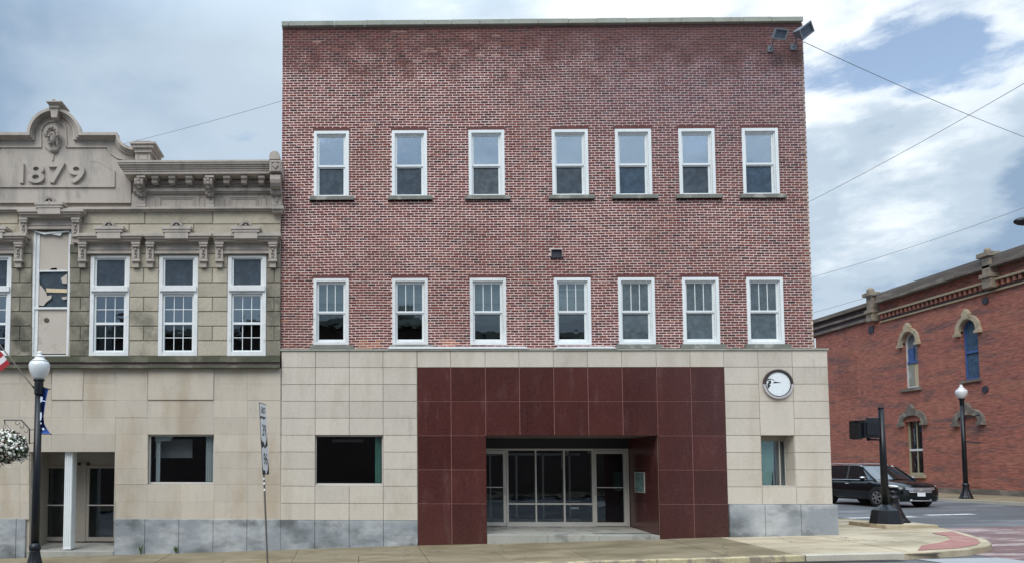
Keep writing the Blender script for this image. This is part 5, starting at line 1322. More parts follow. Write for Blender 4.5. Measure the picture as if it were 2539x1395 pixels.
def rwin(h, rise, frame, gl, lower=None, broken=False, up=True):
    yc, hw_, zs = arch_fill(h, rise, m_rb) if rise else ((h[0] + h[1]) / 2, (h[1] - h[0]) / 2, h[3])
    a_, c_, z0, z1 = h; b = MB(); w = .09; X0, X1 = WX + .16, WX + .26
    b.box(X0, X1, a_, a_ + w, z0, zs); b.box(X0, X1, c_ - w, c_, z0, zs); b.box(X0, X1, a_ + w, c_ - w, z0, z0 + .1)
    A = arch_pts(yc, hw_ - w, zs, 1, rise=rise or .01); O = arch_pts(yc, hw_, zs, 1, rise=rise or .01)
    for i in range(len(A) - 1):
        q4 = [A[i], A[i + 1], O[i + 1], O[i]]; v = [(X0, y_, z_) for y_, z_ in q4] + [(X1, y_, z_) for y_, z_ in q4]
        b.add(v, [(3, 2, 1, 0), (4, 5, 6, 7), (0, 1, 5, 4), (2, 3, 7, 6)])
    W = b.build('window', frame, RB)
    zm = z0 + (z1 - z0) * .46
    b = MB(); b.box(X0 - .02, X1, a_ + w, c_ - w, zm - .05, zm + .06); b.build('meeting_rail', m_bluep if broken or lower == 'blue' else m_whitew, W)
    b = MB(); b.box(WX + .21, WX + .216, a_ + w, c_ - w, z0 + .1, zm - .05); b.build('pane', gl if lower != 'board' else m_boardy, W)
    b = MB(); b.box(WX + .22, WX + .226, a_ + w, c_ - w, zm + .06, z1); b.build('pane', gl, W)
    return W, yc, hw_, zs, zm
W, yc, hw_, zs, zm = rwin(RW[0], 1., m_whitew, glass('hazy_pale_glass', .12, (.5, .55, .6), film=(.28, .31, .35), filmk=.6), 'board', True)
arch_hood(yc, hw_, zs, m_creaml, .20, .12)
b = MB(); b.box(WX + .18, WX + .21, RW[0][1] - .55, RW[0][1] - .12, zm + .06, zm + .75); b.box(WX + .18, WX + .21, yc - .05, yc, zm + .06, zm + .9); b.build('broken_sash', m_bluep, W)
b = MB(); b.box(WX + .185, WX + .2, RW[0][1] - .5, RW[0][1] - .1, RW[0][2] + .1, zm - .05); b.build('grey_board', m_greyt, W)
W, yc, hw_, zs, zm = rwin(RW[1], 1., m_bluep, g_blue, 'blue'); arch_hood(yc, hw_, zs, m_creaml, .22, .12)
b = MB(); b.box(WX - .10, WX + .2, RW[1][0] - .12, RW[1][1] + .12, RW[1][2] - .14, RW[1][2]); b.build('window_sill', m_rgrey, RB)
b = MB(); b.box(WX - .10, WX + .2, RW[0][0] - .2, RW[0][1] + .2, RW[0][2] - .16, RW[0][2]); b.build('window_sill', m_rgrey, RB)
W, yc, hw_, zs, zm = rwin(RW[2], 0., m_olive, g_low); arch_hood(yc, hw_ + .05, zs + .02, m_rmoss, .32, .10, .45)
b = MB(); b.box(WX + .17, WX + .2, yc - .03, yc + .03, RW[2][2] + .1, RW[2][3] - .02); b.build('mullion', m_olive, W)
b = MB(); b.box(WX - .12, WX + .2, RW[2][0] - .15, RW[2][1] + .15, RW[2][2] - .18, RW[2][2]); b.build('window_sill', m_cream, RB)
# bricked-up arches: shallow outlines
h = wrect(2079, 850, 2125, 988); yc = (h[0] + h[1]) / 2
b = MB(); hw_ = (h[1] - h[0]) / 2; pts_ = [(yc - hw_, h[2])] + arch_pts(yc, hw_, h[3] - hw_ * .8, 1, rise=.8) + [(yc + hw_, h[2])]
v = [(WX - .012, y_, z_) for y_, z_ in pts_] + [(WX, y_, z_) for y_, z_ in pts_]; n = len(pts_); b.add(v, [tuple(reversed(range(n)))] + [(i, (i + 1) % n, (i + 1) % n + n, i + n) for i in range(n)]); b.build('bricked_up_arch', m_oldbr, RB)
h = wrect(2386, 1038, 2430, 1206); yc = (h[0] + h[1]) / 2; hw_ = (h[1] - h[0]) / 2
b = MB(); b.box(WX - .012, WX, h[0], h[1], h[2], h[3]); b.build('bricked_up_door', m_oldbr, RB)
arch_hood(yc, hw_ + .08, h[3] - .05, m_rmoss, .30, .13, .45)
for px, py in ((2444, 745), (2444, 964)):
    p = PX(px, py, WX); b = MB(); b.cyl((WX - .05, p.y, p.z), (WX, p.y, p.z), .17, 12); b.build('tie_plate', m_vent, RB)
p = PX(2160.5, 816, WX); b = MB(); b.box(WX - .03, WX, p.y - .2, p.y + .2, p.z - .2, p.z + .2); b.build('tie_plate', m_vent, RB)
# plinth stones
yp = fr(Y0, 34, 18)
for i in range(18):
    b = MB(); b.box(WX - .12, WX - .002, yp[i] + .01, yp[i + 1] - .01, zb0, gz(30, 0) + .26 + random.uniform(-.03, .03)); b.build('plinth_stone', m_rgrey, RB)

# ================================================================== street furniture
def street_lamp(x, y, lab, s=1., arms=True):
    z = gz(x, y); T = thing('street_lamp', lab, 'street lamp', (x, y, z), 'street lamps on the sidewalks')
    c = (x, y, z); n_ = 32
    b = MB(); b.lathe([(.24 * s, 0), (.24 * s, .05), (.215 * s, .07), (.20 * s, .14), (.15 * s, .26), (.115 * s, .42), (.105 * s, .5), (.105 * s, .52)], c, 48, 12, .05); b.build('base', m_iron, T, smooth=True)
    b = MB(); b.lathe([(.108 * s, .521), (.125 * s, .54), (.125 * s, .60), (.11 * s, .63), (.095 * s, .68)], c, n_); b.build('base_ring', m_iron, T, smooth=True)
    b = MB(); b.lathe([(.088 * s, .68), (.083 * s, 2.), (.073 * s, 3.95 * s)], c, 28, 14, .02); b.build('pole', m_iron, T, smooth=True)
    h = 3.95 * s
    b = MB(); b.lathe([(.078 * s, h), (.082 * s, h + .05), (.078 * s, h + .21), (.10 * s, h + .24), (.122 * s, h + .27), (.122 * s, h + .285)], c, n_); b.build('collar', m_iron, T, smooth=True)
    g0 = h + .286
    b = MB(); b.lathe([(.10, g0), (.135, g0 + .05), (.19, g0 + .14), (.218, g0 + .24), (.222, g0 + .31), (.205, g0 + .37), (.175, g0 + .40)], c, n_); b.build('globe', m_globe, T, smooth=True)
    b = MB(); b.lathe([(.185, g0 + .401), (.15, g0 + .43), (.11, g0 + .46), (.095, g0 + .50), (.105, g0 + .51), (.07, g0 + .535), (.045, g0 + .555), (.06, g0 + .585), (.05, g0 + .615), (.0, g0 + .63)], c, n_); b.build('globe_cap', m_globe, T, smooth=True)
    return T, c, h
lp = PY(88, 1300, -2.9)
L1, lc, lh = street_lamp(lp.x, -2.9, 'black street lamp near the kerb with a milky globe, carrying flag, banner and flower basket')
YL = -2.9
def lpt(px, py, y=YL): p = PY(px, py, y); return (p.x, p.y, p.z)
# basket arm with scrolls
b = MB(); b.tube([lpt(10, 1042), lpt(12, 1040), lpt(53, 1040.5), lpt(73, 1062), lpt(73, 1100)], .014, 6); b.tube([lpt(73, 1064), lpt(90, 1064)], .010, 6); b.tube([lpt(73, 1097), lpt(90, 1097)], .010, 6)
b.tube([lpt(10, 1040), lpt(13, 1046)], .012, 5)
b.build('basket_arm', m_iron, L1)
b = MB()
def scroll(cx_s, cy_s, r_s, a0, a1): b.tube([lpt(cx_s + r_s * (1 - .05 * i) * cos(a0 + (a1 - a0) * i / 12), cy_s + r_s * (1 - .05 * i) * sin(a0 + (a1 - a0) * i / 12)) for i in range(13)], .006, 4)
scroll(42, 1046, 7, 0, 4.5); scroll(54, 1056, 6, -1, 4); scroll(64, 1067, 6, -1, 3.6); b.build('scroll', m_iron, L1)
b = MB(); b.tube([lpt(97, 955), lpt(124, 964)], .011, 6); b.tube([lpt(95, 1074.5), lpt(126, 1075)], .011, 6); b.ball(lpt(124, 964), .018, 6, 5); b.ball(lpt(126, 1075), .018, 6, 5); b.build('banner_arm', m_iron, L1)
b = MB(); b.lathe([(.09, -.13), (.095, -.12), (.095, .13), (.09, .14)], (lp.x, YL, lpt(86, 962)[2]), 20); b.tube([lpt(88, 965), lpt(81, 956)], .02, 6); b.build('flag_bracket', m_iron, L1)
# banner
l0, l1 = 99, 122
def ban(t): # edge curve of the blown banner: photo x of left and right edge
    rgt = [(0, 121), (.15, 117), (.4, 112), (.65, 108), (.8, 110), (.92, 118), (1, 125)]
    for i in range(len(rgt) - 1):
        if t <= rgt[i + 1][0]:
            u = (t - rgt[i][0]) / (rgt[i + 1][0] - rgt[i][0]); return rgt[i][1] + u * (rgt[i + 1][1] - rgt[i][1])
    return 125
vs = []; nb = 24; nw = 6
for i in range(nb + 1):
    t = i / nb; yt = 955 + (1074 - 955) * t
    for k in range(nw + 1):
        u = k / nw; xr2 = ban(t); x = 99 + (xr2 - 99) * u; d_ = .28 * (1 - (xr2 - 99) / 27) * sin(pi * u) + .02 * sin(9 * t)
        yy2 = yt + 7 * u * max(0, 1 - 3 * t); p = lpt(x, yy2, YL + d_); vs.append(p)
b = MB(); b.add(vs, [(i * (nw + 1) + k, (i + 1) * (nw + 1) + k, (i + 1) * (nw + 1) + k + 1, i * (nw + 1) + k + 1) for i in range(nb) for k in range(nw)])
BN = thing('banner', 'blown blue banner with white markings hanging on the near lamp pole', 'banner', lpt(100, 1074))
b.build('cloth', m_ban, BN, smooth=True)
b = MB()
for pl in ([(99, 984), (103, 981), (106, 985), (105, 992), (101, 997), (99, 994)], [(104, 990), (113, 993), (113, 995), (104, 993)], [(99, 1022), (103, 1020), (104, 1030), (102, 1040), (99, 1042)], [(100, 1046), (103, 1046), (103, 1050), (100, 1050)], [(103, 1061), (108, 1059), (111, 1063), (107, 1066)]):
    v = [lpt(x, y, YL - .045) for x, y in pl]; b.add(v, [tuple(range(len(v)))])
b.build('print', m_banw, BN)
# flag on an angled pole
FL = thing('flag', 'striped red and white flag on a slanted pole at the left edge', 'flag', lpt(81, 957))
b = MB(); b.tube([lpt(84, 961), lpt(-60, 778)], .014, 8); b.build('flag_pole', m_chrome if False else m_steel, FL)
pA = Vector(lpt(24, 900)); pB = Vector(lpt(-50, 806))
du = (pB - pA); fly = Vector(lpt(-40, 948)) - pA
ns_ = 9
for k in range(ns_):
    b = MB(); vv = []; m2 = 10
    for i in range(m2 + 1):
        t = i / m2
        for e in (0, 1):
            u = (k + e) / ns_; w = Vector((0, .05 * sin(t * 7 + u * 4), -.05 * t * t)); vv.append(tuple(pA + du * u + fly * t + w))
    b.add(vv, [(2 * i, 2 * i + 1, 2 * i + 3, 2 * i + 2) for i in range(m2)]); b.build('stripe', m_red if k % 2 == 0 else m_fw, FL, smooth=True)
# hanging basket
cb = Vector(lpt(26, 1106)); HB = thing('hanging_basket', 'round hanging basket full of white and dark red flowers at the left edge', 'flower basket', tuple(cb - Vector((0, 0, .3))))
b = MB(); b.lathe([(.06, -.30), (.20, -.24), (.27, -.10), (.28, 0), (.26, .02)], tuple(cb), 20); b.build('basket', m_basket, HB, smooth=True)
b = MB(); top_ = lpt(11, 1046)
for a_ in (0, 2.1, 4.2): b.tube([top_, tuple(cb + Vector((.24 * cos(a_), .24 * sin(a_), .1)))], .004, 4)
b.build('chain', m_iron, HB)
rb_ = random.Random(11)
def rdir():
    z = rb_.uniform(-1, 1); a_ = rb_.uniform(0, 2 * pi); s_ = math.sqrt(1 - z * z); return Vector((s_ * cos(a_), s_ * sin(a_), z))
def petals(n, mat, name, r0, r1, size, cen=cb, flat=.9, filt=None):
    b = MB()
    for i in range(n):
        d_ = rdir()
        if filt and not filt(d_): continue
        p = cen + Vector((d_.x * 1.0, d_.y * 1.0, d_.z * flat)) * rb_.uniform(r0, r1) * (1 + .12 * sin(5 * d_.x + 3 * d_.z)); nrm = (d_ + rdir() * .6).normalized(); u = nrm.orthogonal().normalized(); v_ = nrm.cross(u); s_ = size * rb_.uniform(.6, 1.3)
        k = 5; a0 = rb_.uniform(0, 6)
        b.add([tuple(p + (u * cos(a0 + 2 * pi * q_ / k) + v_ * sin(a0 + 2 * pi * q_ / k)) * s_) for q_ in range(k)] + [tuple(p + nrm * s_ * .3)], [(q_, (q_ + 1) % k, k) for q_ in range(k)])
    return b.build(name, mat, HB, kind='stuff')
petals(1700, m_leaf, 'leaves', .20, .39, .032); petals(160, m_leaf, 'trailing_stems', .40, .50, .022, filt=lambda d_: d_.z < -.2); petals(420, m_leafr, 'dark_leaves', .28, .38, .034, filt=lambda d_: math.sin(4 * d_.x + 5 * d_.z + 1) > -.1)
petals(560, m_petal, 'white_flowers', .33, .42, .031); petals(30, m_pet2, 'pink_flowers', .35, .41, .024)
street_lamp(26.9, 14.2, 'black street lamp with a milky globe on the far sidewalk before the red brick building', 1.04)
p2 = PY(2370, 1012, 14.2)
b = MB(); b.tube([(26.9, 14.2, 4.2), (26.9, 13.3, 4.3)], .03, 6); b.tube([(26.9, 14.2, 3.2), (26.9, 13.3, 3.1)], .03, 6)
l2 = [o for o in bpy.data.objects if o.name.startswith('street_lamp')][-1]; b.build('banner_arm', m_iron, l2)

# route sign on a leaning post
SG = thing('route_sign', 'leaning metal post with white EAST, 39 and 96 route plates before the limestone wall', 'road sign', (PY(663, 1395, YL).x, YL, gz(-1.8, YL)))
def sp(t): return Vector(PY(663.5 + (647 - 663.5) * t, 1395 + (1000 - 1395) * t, YL))
foot = sp(-.09); b = MB(); tp = sp(1.0); b.tube([foot, tp], .022, 6)
b.build('post', m_steel, SG)
axis = (tp - foot).normalized(); ang = R(6.5)
wdir = Vector((sin(ang) * 1., cos(ang), 0)).normalized(); nd = wdir.cross(axis).normalized()     # reading direction and face normal (towards +x)
if nd.x < 0: nd = -nd
def plate(cy_px, cx_px, w, h, mat, name, parent=SG, off=.03, shape=None):
    c = Vector(PY(cx_px, cy_px, YL)); b = MB()
    pts = shape or [(-w / 2, -h / 2), (w / 2, -h / 2), (w / 2, h / 2), (-w / 2, h / 2)]
    f_ = [c + wdir * u + axis * v_ + nd * (off + .004) for u, v_ in pts]; k_ = [c + wdir * u + axis * v_ + nd * off for u, v_ in pts]; n = len(pts)
    b.add([tuple(p) for p in f_ + k_], [tuple(range(n)), tuple(reversed(range(n, 2 * n)))] + [(i, (i + 1) % n, (i + 1) % n + n, i + n) for i in range(n)]); o = b.build(name, mat, parent); return o, c
def ptext(txt, c, w, h, off, par, dz=0):
    b = MB(); fit_text(b, txt, -w / 2, w / 2, -h / 2 + dz, h / 2 + dz, 0, .003, .0, mapf=lambda p: tuple(c + wdir * p[0] + axis * p[2] + nd * (off + .003 - p[1])))
    b.build('lettering', m_signk, par)
ohio = [(-.26, .20), (-.12, .24), (.0, .20), (.10, .23), (.27, .28), (.27, .02), (.2, -.08), (.14, -.2), (.0, -.31), (-.08, -.22), (-.2, -.22), (-.26, -.16)]
ohio = [(u * 1.12, v_ + .05 if v_ > 0 else v_) for u, v_ in ohio]
for cyp, cxp, num in ((1069, 650.5, '39'), (1140, 654, '96')):
    o, c = plate(cyp, cxp, .62, .62, m_signk, 'sign_plate'); o2, _ = plate(cyp, cxp, .6, .6, m_sign, 'route_shield', o, .037, [(u, v_) for u, v_ in ohio][::-1])
    ptext(num, c, .34, .25, .0425, o, .03)
o, c = plate(1016.5, 648, .62, .31, m_signk, 'sign_plate'); o2, _ = plate(1016.5, 648, .58, .27, m_sign, 'direction_plate', o, .037); ptext('EAST', c, .42, .14, .0425, o)
b = MB()
for t in (.46, .50, .53): 
    p = sp(t); b.ball(tuple(p + Vector((0, -.02, 0))), (.022, .012, .03), 6, 5)
b.build('sticker_remnant', m_sign, SG)

# pedestrian signal on its concrete pad
px0 = PY(2208, 1303, 1.7); SX0, SY0 = 14.62, 1.75
zg = gz(SX0, SY0)
PP = thing('concrete_pad', 'low concrete pad under the black signal post on the corner', 'concrete pad', (14.95, 2.0, zg))
b = MB(); b.box(14.25, 15.65, 1.25, 2.75, zg - .02, zg + .10); b.build('pad', m_concl, PP, bevel=.02)
PS = thing('pedestrian_signal', 'black pedestrian signal post with a signal head facing away on the corner pad', 'signal post', (SX0, SY0, zg + .1))
b = MB(); zz = zg + .101
def frus(b, c, w0, w1, z0, z1, n=8):
    v = []
    for w, z in ((w0, z0), (w1, z1)):
        for k in range(n): a_ = 2 * pi * (k + .5) / n; v.append((c[0] + w * cos(a_), c[1] + w * sin(a_), z))
    b.add(v, [tuple(reversed(range(n))), tuple(range(n, 2 * n))] + [(k, (k + 1) % n, (k + 1) % n + n, k + n) for k in range(n)])
frus(b, (SX0, SY0), .40, .33, zz, zz + .36); frus(b, (SX0, SY0), .33, .10, zz + .361, zz + .52); b.build('base', m_iron, PS, bevel=.01)
ptop = PY(2183, 1012, SY0).z
tx = PY(2184, 1012, SY0).x
b = MB(); b.tube([(SX0 - .0, SY0, zz + .5), (tx, SY0, ptop)], [.095, .066], 16); b.tube([(tx, SY0, ptop + .002), (tx, SY0, ptop + .04)], .072, 16); b.build('post', m_iron, PS, smooth=True)
a_ = rect(2137, 1040, 2179, 1084, SY0)
b = MB(); b.box(a_[0], a_[1] - .03, SY0 - .10, SY0 + .22, a_[2], a_[3]); b.box(a_[0] + .05, a_[1] - .08, SY0 - .13, SY0 - .102, a_[2] + .06, a_[3] - .06)
HD = b.build('signal_head', m_iron, PS, bevel=.012)
b = MB(); b.box(a_[0] - .05, a_[0] + .02, SY0 + .221, SY0 + .45, a_[2] - .02, a_[3] - .03); b.box(a_[0] - .05, a_[1], SY0 + .221, SY0 + .45, a_[3] - .028, a_[3] + .0); b.box(a_[0] - .08, a_[0] - .002, SY0 - .02, SY0 + .3, a_[2] - .04, a_[3] - .08); b.build('visor', m_iron, HD)
b = MB(); zq1, zq2 = a_[3] + .04, a_[2] - .05; b.tube([(a_[0] + .2, SY0 + .05, zq1), (tx, SY0, zq1)], .03, 8); b.tube([(a_[0] + .2, SY0 + .05, zq2), (tx + .02, SY0, zq2)], .025, 8); b.tube([(a_[0] + .2, SY0 + .05, a_[3]), (a_[0] + .2, SY0 + .05, zq1 + .02)], .045, 8); b.tube([(a_[0] + .2, SY0 + .05, a_[2]), (a_[0] + .2, SY0 + .05, zq2 - .03)], .045, 8); b.build('mounting', m_iron, PS)
# bell-shaped bollard behind
BL2 = thing('bell_bollard', 'low black bell-shaped pedestal standing behind the signal post base', 'pedestal', (15.22, 2.3, zg + .1))
b = MB(); b.lathe([(.36, 0), (.36, .05), (.32, .07), (.27, .16), (.20, .32), (.145, .5), (.125, .62), (.15, .64), (.15, .70), (.11, .74), (.06, .76), (.06, .80), (.10, .81), (.09, .86), (.0, .88)], (15.22, 2.3, zz), 24, 8, .03); b.build('bell', m_iron, BL2, smooth=True)
b = MB(); b.box(14.86, 15.6, 1.92, 2.68, zz - .001, zz + .04) if False else b.lathe([(.40, -.0), (.40, .03)], (15.22, 2.3, zz - .03), 24); b.build('foot', m_iron, BL2)

# street light head at the right edge
sl = PY(2528, 549, 0.); SLT = thing('street_light', 'dark cobra-head street light entering at the right edge of the sky', 'street light', (sl.x + 2.4, 0, gz(sl.x + 2.4, 0)))
b = MB(); b.ball((sl.x + .12, 0, sl.z), (.26, .14, .11), 14, 8); b.build('lamp_head', m_iron, SLT, smooth=True)
b = MB(); b.tube([(sl.x + .22, 0, sl.z + .03), (sl.x + .9, 0, sl.z + .14), (sl.x + 2.4, 0, sl.z + .2)], .05, 8); b.build('arm', m_iron, SLT)
b = MB(); b.tube([(sl.x + 2.4, 0, gz(sl.x + 2.4, 0)), (sl.x + 2.4, 0, sl.z + .3)], [.11, .07], 12); b.build('pole', m_iron, SLT)

# ================================================================== car
CAR = thing('parked_car', 'black family car with chrome grille waiting on the side street', 'car', (0, 0, 0))
cpos = Vector((22.17, 11.7 + 1.55, 0)); cpos.z = (rz(22.5, 10)) + .0
CAR.name = 'black_car'; WL['black_car'] = Vector((0, 0, 0))
Mc = Matrix.Translation(cpos) @ Matrix.Rotation(R(-90 + 3), 4, 'Z') @ Matrix.Diagonal((1, 1, .965, 1))    # local +x forward -> world -y
def CB(b, name, mat, parent=None, smooth=False, bev=0):
    vs0 = b.v; b.v = [tuple(Mc @ Vector(v)) for v in vs0]; return b.build(name, mat, parent or CAR, smooth=smooth, bevel=bev)
CAR.location = cpos; WL[CAR.name] = cpos.copy()
def loft(secs, close=True):
    b = MB(); n = len(secs[0]); v = [p for s_ in secs for p in s_]; f_ = []
    for i in range(len(secs) - 1):
        for k in range(n): f_.append((i * n + k, i * n + (k + 1) % n, (i + 1) * n + (k + 1) % n, (i + 1) * n + k))
    f_ += [tuple(reversed(range(n))), tuple(range((len(secs) - 1) * n, len(secs) * n))]; b.add(v, f_); return b
def sec(x, w, zb, zm, zs, zt, crown=.03):
    r = [(w * .86, zb), (w * .98, zb + .10), (w, zm), (w * .985, zs - .08), (w * .93, zs), (w * .80, zt - .01), (w * .45, zt + crown * .8)]
    return [(x, y, z) for y, z in r] + [(x, -y, z) for y, z in reversed(r)]
body = [sec(-2.58, .74, .50, .75, .98, 1.08), sec(-2.50, .86, .34, .70, 1.0, 1.12), sec(-2.2, .95, .27, .70, 1.02, 1.13), sec(-1.2, .985, .25, .68, 1.02, 1.13), sec(0, .99, .25, .66, 1.0, 1.12), sec(.8, .99, .25, .66, 1.0, 1.13),
        sec(1.15, .985, .25, .66, 1.0, 1.12), sec(1.6, .975, .25, .66, .97, 1.07), sec(2.05, .955, .25, .64, .92, 1.02), sec(2.3, .90, .24, .60, .88, .96), sec(2.44, .82, .24, .56, .83, .89), sec(2.53, .70, .26, .52, .78, .83), sec(2.56, .54, .28, .48, .70, .75)]
CB(loft(body), 'body', m_carp, smooth=True)
def gs(x, wb, zb, wt, zt_): return [(x, wb, zb), (x, wt, zt_ - .03), (x, wt * .7, zt_), (x, -wt * .7, zt_), (x, -wt, zt_ - .03), (x, -wb, zb)]
gh = loft([gs(-2.48, .80, 1.08, .74, 1.12), gs(-2.2, .84, 1.08, .70, 1.62), gs(-1.95, .86, 1.08, .70, 1.70), gs(-.8, .885, 1.08, .72, 1.745), gs(.15, .89, 1.08, .71, 1.72), gs(.42, .89, 1.08, .685, 1.66), gs(.95, .87, 1.09, .74, 1.30), gs(1.28, .84, 1.085, .80, 1.12)])
CB(gh, 'window_glass', m_carg, smooth=False)
b = MB(); nu, nv = 12, 6
for j in range(nv + 1):
    for i in range(nu + 1):
        u = -1 + 2 * i / nu; v_ = j / nv; b.v.append((.40 + .80 * v_ + .20 * (1 - u * u), u * (.68 + .13 * v_), 1.675 - .555 * v_ + .02 * (1 - u * u)))
for j in range(nv):
    for i in range(nu): k_ = j * (nu + 1) + i; b.f.append((k_, k_ + 1, k_ + nu + 2, k_ + nu + 1)); b.a.append(0)
CB(b, 'windscreen', m_carg, smooth=True)
rf = loft([[(x, w, z - .045), (x, w * .98, z - .005), (x, w * .6, z + .018), (x, -w * .6, z + .018), (x, -w * .98, z - .005), (x, -w, z - .045)] for x, w, z in ((-2.3, .70, 1.64), (-1.95, .72, 1.71), (-.8, .735, 1.752), (.15, .725, 1.727), (.45, .70, 1.66))])
CB(rf, 'roof', m_carp, smooth=True)
for s_ in (-1, 1):
    b = MB(); b.tube([(.44, s_ * .70, 1.66), (1.0, s_ * .79, 1.28), (1.3, s_ * .84, 1.10)], [.035, .038, .045], 6); CB(b, 'front_pillar', m_carp)
    for x0, x1 in ((-.30, -.24), (-1.42, -1.36)):
        b = MB(); b.tube([(x0, s_ * .715, 1.70), (x1, s_ * .89, 1.10)], [.04, .045], 4); CB(b, 'pillar', m_gasket)
    b = MB(); b.tube([(-2.0, s_ * .64, 1.79), (-1.0, s_ * .66, 1.81), (.1, s_ * .65, 1.785)], .018, 6); b.tube([(-1.95, s_ * .64, 1.72), (-2.0, s_ * .64, 1.79)], .02, 5); b.tube([(.08, s_ * .65, 1.73), (.1, s_ * .65, 1.785)], .02, 5); CB(b, 'roof_rail', m_chrome)
    b = MB(); b.tube([(-2.1, s_ * .905, 1.105), (-.8, s_ * .925, 1.10), (.95, s_ * .925, 1.105)], .014, 5); CB(b, 'chrome_strip', m_chrome)
    b = MB(); b.tube([(.3, s_ * .66, 1.715), (.6, s_ * .71, 1.56)], .012, 4); CB(b, 'gutter', m_chrome)
    b = MB(); b.ball((.86, s_ * 1.05, 1.17), (.09, .125, .085), 12, 8); mi = CB(b, 'mirror', m_carp, smooth=True)
    b = MB(); b.ball((.885, s_ * 1.05, 1.20), (.085, .12, .05), 12, 8); CB(b, 'mirror_cap', m_chrome, mi, smooth=True)
    for x0 in (-.05, -1.1):
        b = MB(); b.tube([(x0, s_ * .985, .93), (x0 - .18, s_ * .985, .935)], .02, 6); CB(b, 'door_handle', m_chrome)
    for xw_ in (1.55, -1.47):
        b = MB(); b.cyl((xw_, s_ * .70, .41), (xw_, s_ * .991, .41), .43, 28); CB(b, 'wheel_arch', m_gasket)
        b = MB(); b.tube([(xw_, s_ * .77, .365), (xw_, s_ * .80, .365), (xw_, s_ * .98, .365), (xw_, s_ * 1.0, .365)], [.33, .365, .365, .34], 28); w_ = CB(b, 'wheel', m_tyre, smooth=False)
        b = MB(); A = [(xw_ + .265 * cos(t), .365 + .265 * sin(t)) for t in fr(0, 2 * pi, 24)]; B2 = [(xw_ + .225 * cos(t), .365 + .225 * sin(t)) for t in fr(0, 2 * pi, 24)]
        b.strip(B2, A, s_ * .99, s_ * 1.008)
        for q_ in range(6):
            t = q_ * pi / 3 + .3; b.tube([(xw_ + .04 * cos(t), s_ * 1.0, .365 + .04 * sin(t)), (xw_ + .235 * cos(t), s_ * 1.0, .365 + .235 * sin(t))], [.04, .032], 6)
        b.cyl((xw_, s_ * .99, .365), (xw_, s_ * 1.015, .365), .06, 12); CB(b, 'rim', m_rim, w_)
    b = MB(); b.ball((0, 0, 0), (.27, .085, .075), 14, 8); Mh = Matrix.Translation((2.27, s_ * .79, .835)) @ Matrix.Rotation(-s_ * R(38), 4, 'Z') @ Matrix.Rotation(R(10), 4, 'Y')
    b.v = [tuple(Mh @ Vector(v)) for v in b.v]; CB(b, 'headlight', m_lens, smooth=True)
    b = MB(); b.tube([(2.30, s_ * .88, .50), (2.50, s_ * .66, .47)], .026, 6); b.tube([(2.36, s_ * .84, .41), (2.50, s_ * .70, .36), (2.56, s_ * .35, .33)], .016, 6); CB(b, 'fog_lamp_trim', m_chrome)
b = MB()
for z, w in ((.80, .58), (.745, .59), (.69, .58), (.635, .54)): b.tube([(2.53, -w, z), (2.572, -.3, z - .01), (2.582, 0, z - .01), (2.572, .3, z - .01), (2.53, w, z)], .017, 6)
CB(b, 'grille', m_chrome)
b = MB(); v = [(2.585, -.11, .735), (2.585, -.04, .745), (2.585, -.04, .765), (2.585, .05, .765), (2.585, .05, .745), (2.585, .11, .735), (2.585, .10, .705), (2.585, .04, .705), (2.585, .04, .685), (2.585, -.05, .685), (2.585, -.05, .705), (2.585, -.12, .705)]
b.add(v + [(2.56, y, z) for _, y, z in v], [tuple(range(12)), tuple(reversed(range(12, 24)))] + [(i, i + 12, (i + 1) % 12 + 12, (i + 1) % 12) for i in range(12)]); CB(b, 'emblem', m_gold)
b = MB(); b.box(2.585, 2.60, -.16, .16, .46, .60); CB(b, 'licence_plate', m_sign, bev=.005)
b = MB(); b.tube([(2.40, -.80, .30), (2.56, -.4, .285), (2.585, 0, .28), (2.56, .4, .285), (2.40, .80, .30)], .018, 6); CB(b, 'bumper_strip', m_chrome)

# ================================================================== wires
def wire(name_lab, pts, r=.012, n=14):
    b = MB(); P_ = [Vector(p) for p in pts]; a_, c_ = P_[0], P_[1]; sag = pts[2] if len(pts) > 2 and False else 0
    b.tube([a_ + (c_ - a_) * (i / n) + Vector((0, 0, -name_lab[1] * 4 * (i / n) * (1 - i / n))) for i in range(n + 1)], r, 5)
    b.build('overhead_wire', m_wire, label=name_lab[0], cat='wire', group='overhead wires')
wire(('thin wire running down to the right from the top corner of the brick wall', .12), [tuple(PY(1992, 104, .4)), tuple(PY(2640, 377, 8.))], .008)
wire(('wire climbing to the right edge from half height behind the brick building', .3), [tuple(PY(1800, 598, 30.)), tuple(PY(2620, 160, 8.))], .012)
wire(('middle wire sloping over the sky above the street light head', .25), [tuple(PY(1900, 716, 26.)), tuple(PY(2640, 478, 10.))], .010)
wire(('lowest wire just above the roof of the red brick building', .2), [tuple(PY(1900, 804, 27.)), tuple(PY(2640, 577, 12.))], .010)
wire(('wire over the taupe cornice of the 1879 building', .15), [tuple(PY(150, 392, 20.)), tuple(PY(760, 232, 12.))], .009)

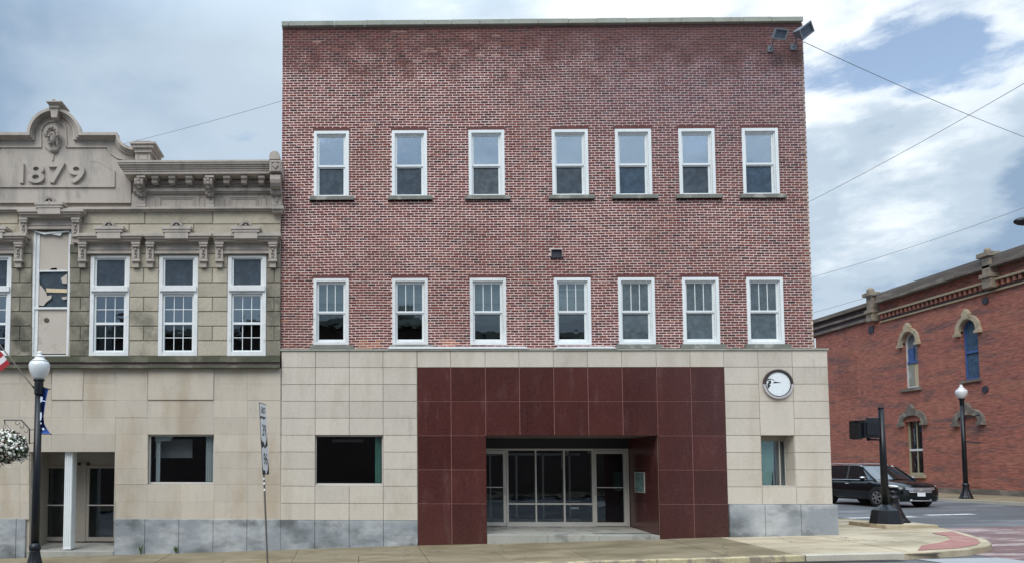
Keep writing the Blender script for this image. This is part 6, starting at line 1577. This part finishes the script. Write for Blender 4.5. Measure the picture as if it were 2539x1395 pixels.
# weeds at the foot of the left wall
def weed(px, py, h, n, lab, seed):
    p = PY(px, py, -.06); T = thing('weed', lab, 'plant', (p.x, -.06, gz(p.x, -.06)), 'weeds at the foot of the limestone wall'); r5 = random.Random(seed)
    for i in range(n):
        a_ = r5.uniform(-1.2, 1.2); l = h * r5.uniform(.6, 1); lean = r5.uniform(-.5, .5); b = MB(); q_ = []
        for t in fr(0, 1, 4):
            w = .022 * sin(pi * min(1, t * .9 + .1)); cx1 = p.x + lean * l * t * t; q_.append([(cx1 - w, -.07 - .06 * t * abs(sin(a_)), gz(p.x) + l * t), (cx1 + w, -.07 - .06 * t * abs(sin(a_)) - .01, gz(p.x) + l * t)])
        b.add([x for y in q_ for x in y], [(2 * k, 2 * k + 1, 2 * k + 3, 2 * k + 2) for k in range(4)]); b.build('leaf', m_weed, T)
weed(437, 1362, .22, 7, 'larger green weed growing from the wall foot under the left shop window', 1)
weed(350, 1366, .30, 6, 'sparse weed against the grey stone right of the left entrance', 4)

# ================================================================== houses across the street, behind the viewer (seen in the glass)
def opposite(x0, x1, h, lab, chim):
    yo = -27.; T = thing('opposite_building', lab, 'building', ((x0 + x1) / 2, yo, gz(x0) - .4), 'buildings across the main street')
    hs = []; n = int((x1 - x0) / 2.6)
    for k in range(n):
        xa = x0 + 1 + k * 2.6
        for z0 in (4.6,): hs.append((xa, xa + 1.1, z0, z0 + 1.9))
    b = MB(); holes_wall(b, x0, x1, -1.5, h, hs, yo, yo - .3); b.build('wall', m_opp, T)
    for a_, c_, d_, e__ in hs: b = MB(); b.box(a_, c_, yo - .15, yo - .14, d_, e__); b.build('window', m_opg, T)
    b = MB(); b.box(x0, x1, yo - 12, yo - .31, h - .6, h - .4); b.build('roof', m_opp, T)
    b = MB(); b.box(x0, x1, yo + .02, yo + .3, h - .35, h + .1); b.build('cornice', m_greyt, T)
    for c_ in chim: b = MB(); b.box(c_, c_ + .9, yo - 2, yo - 1, h - .6, h + 1.2); b.build('chimney', m_opp, T)
opposite(-22, -7.2, 10.6, 'low dark brick block across the main street, seen only in the windows', (-15,))
opposite(-7, 6.8, 11.2, 'taller dark brick block across the main street with a chimney, seen in the windows', (-4.5, 3.))
opposite(7, 21, 10.4, 'dark block across the main street near the corner, seen in the windows', (12,))
sheet('opposite_sidewalk', fr(-60, 30, 30), [-27, -25, -21.5], lambda x, y: gz(x, KY) + .02, m_conc)
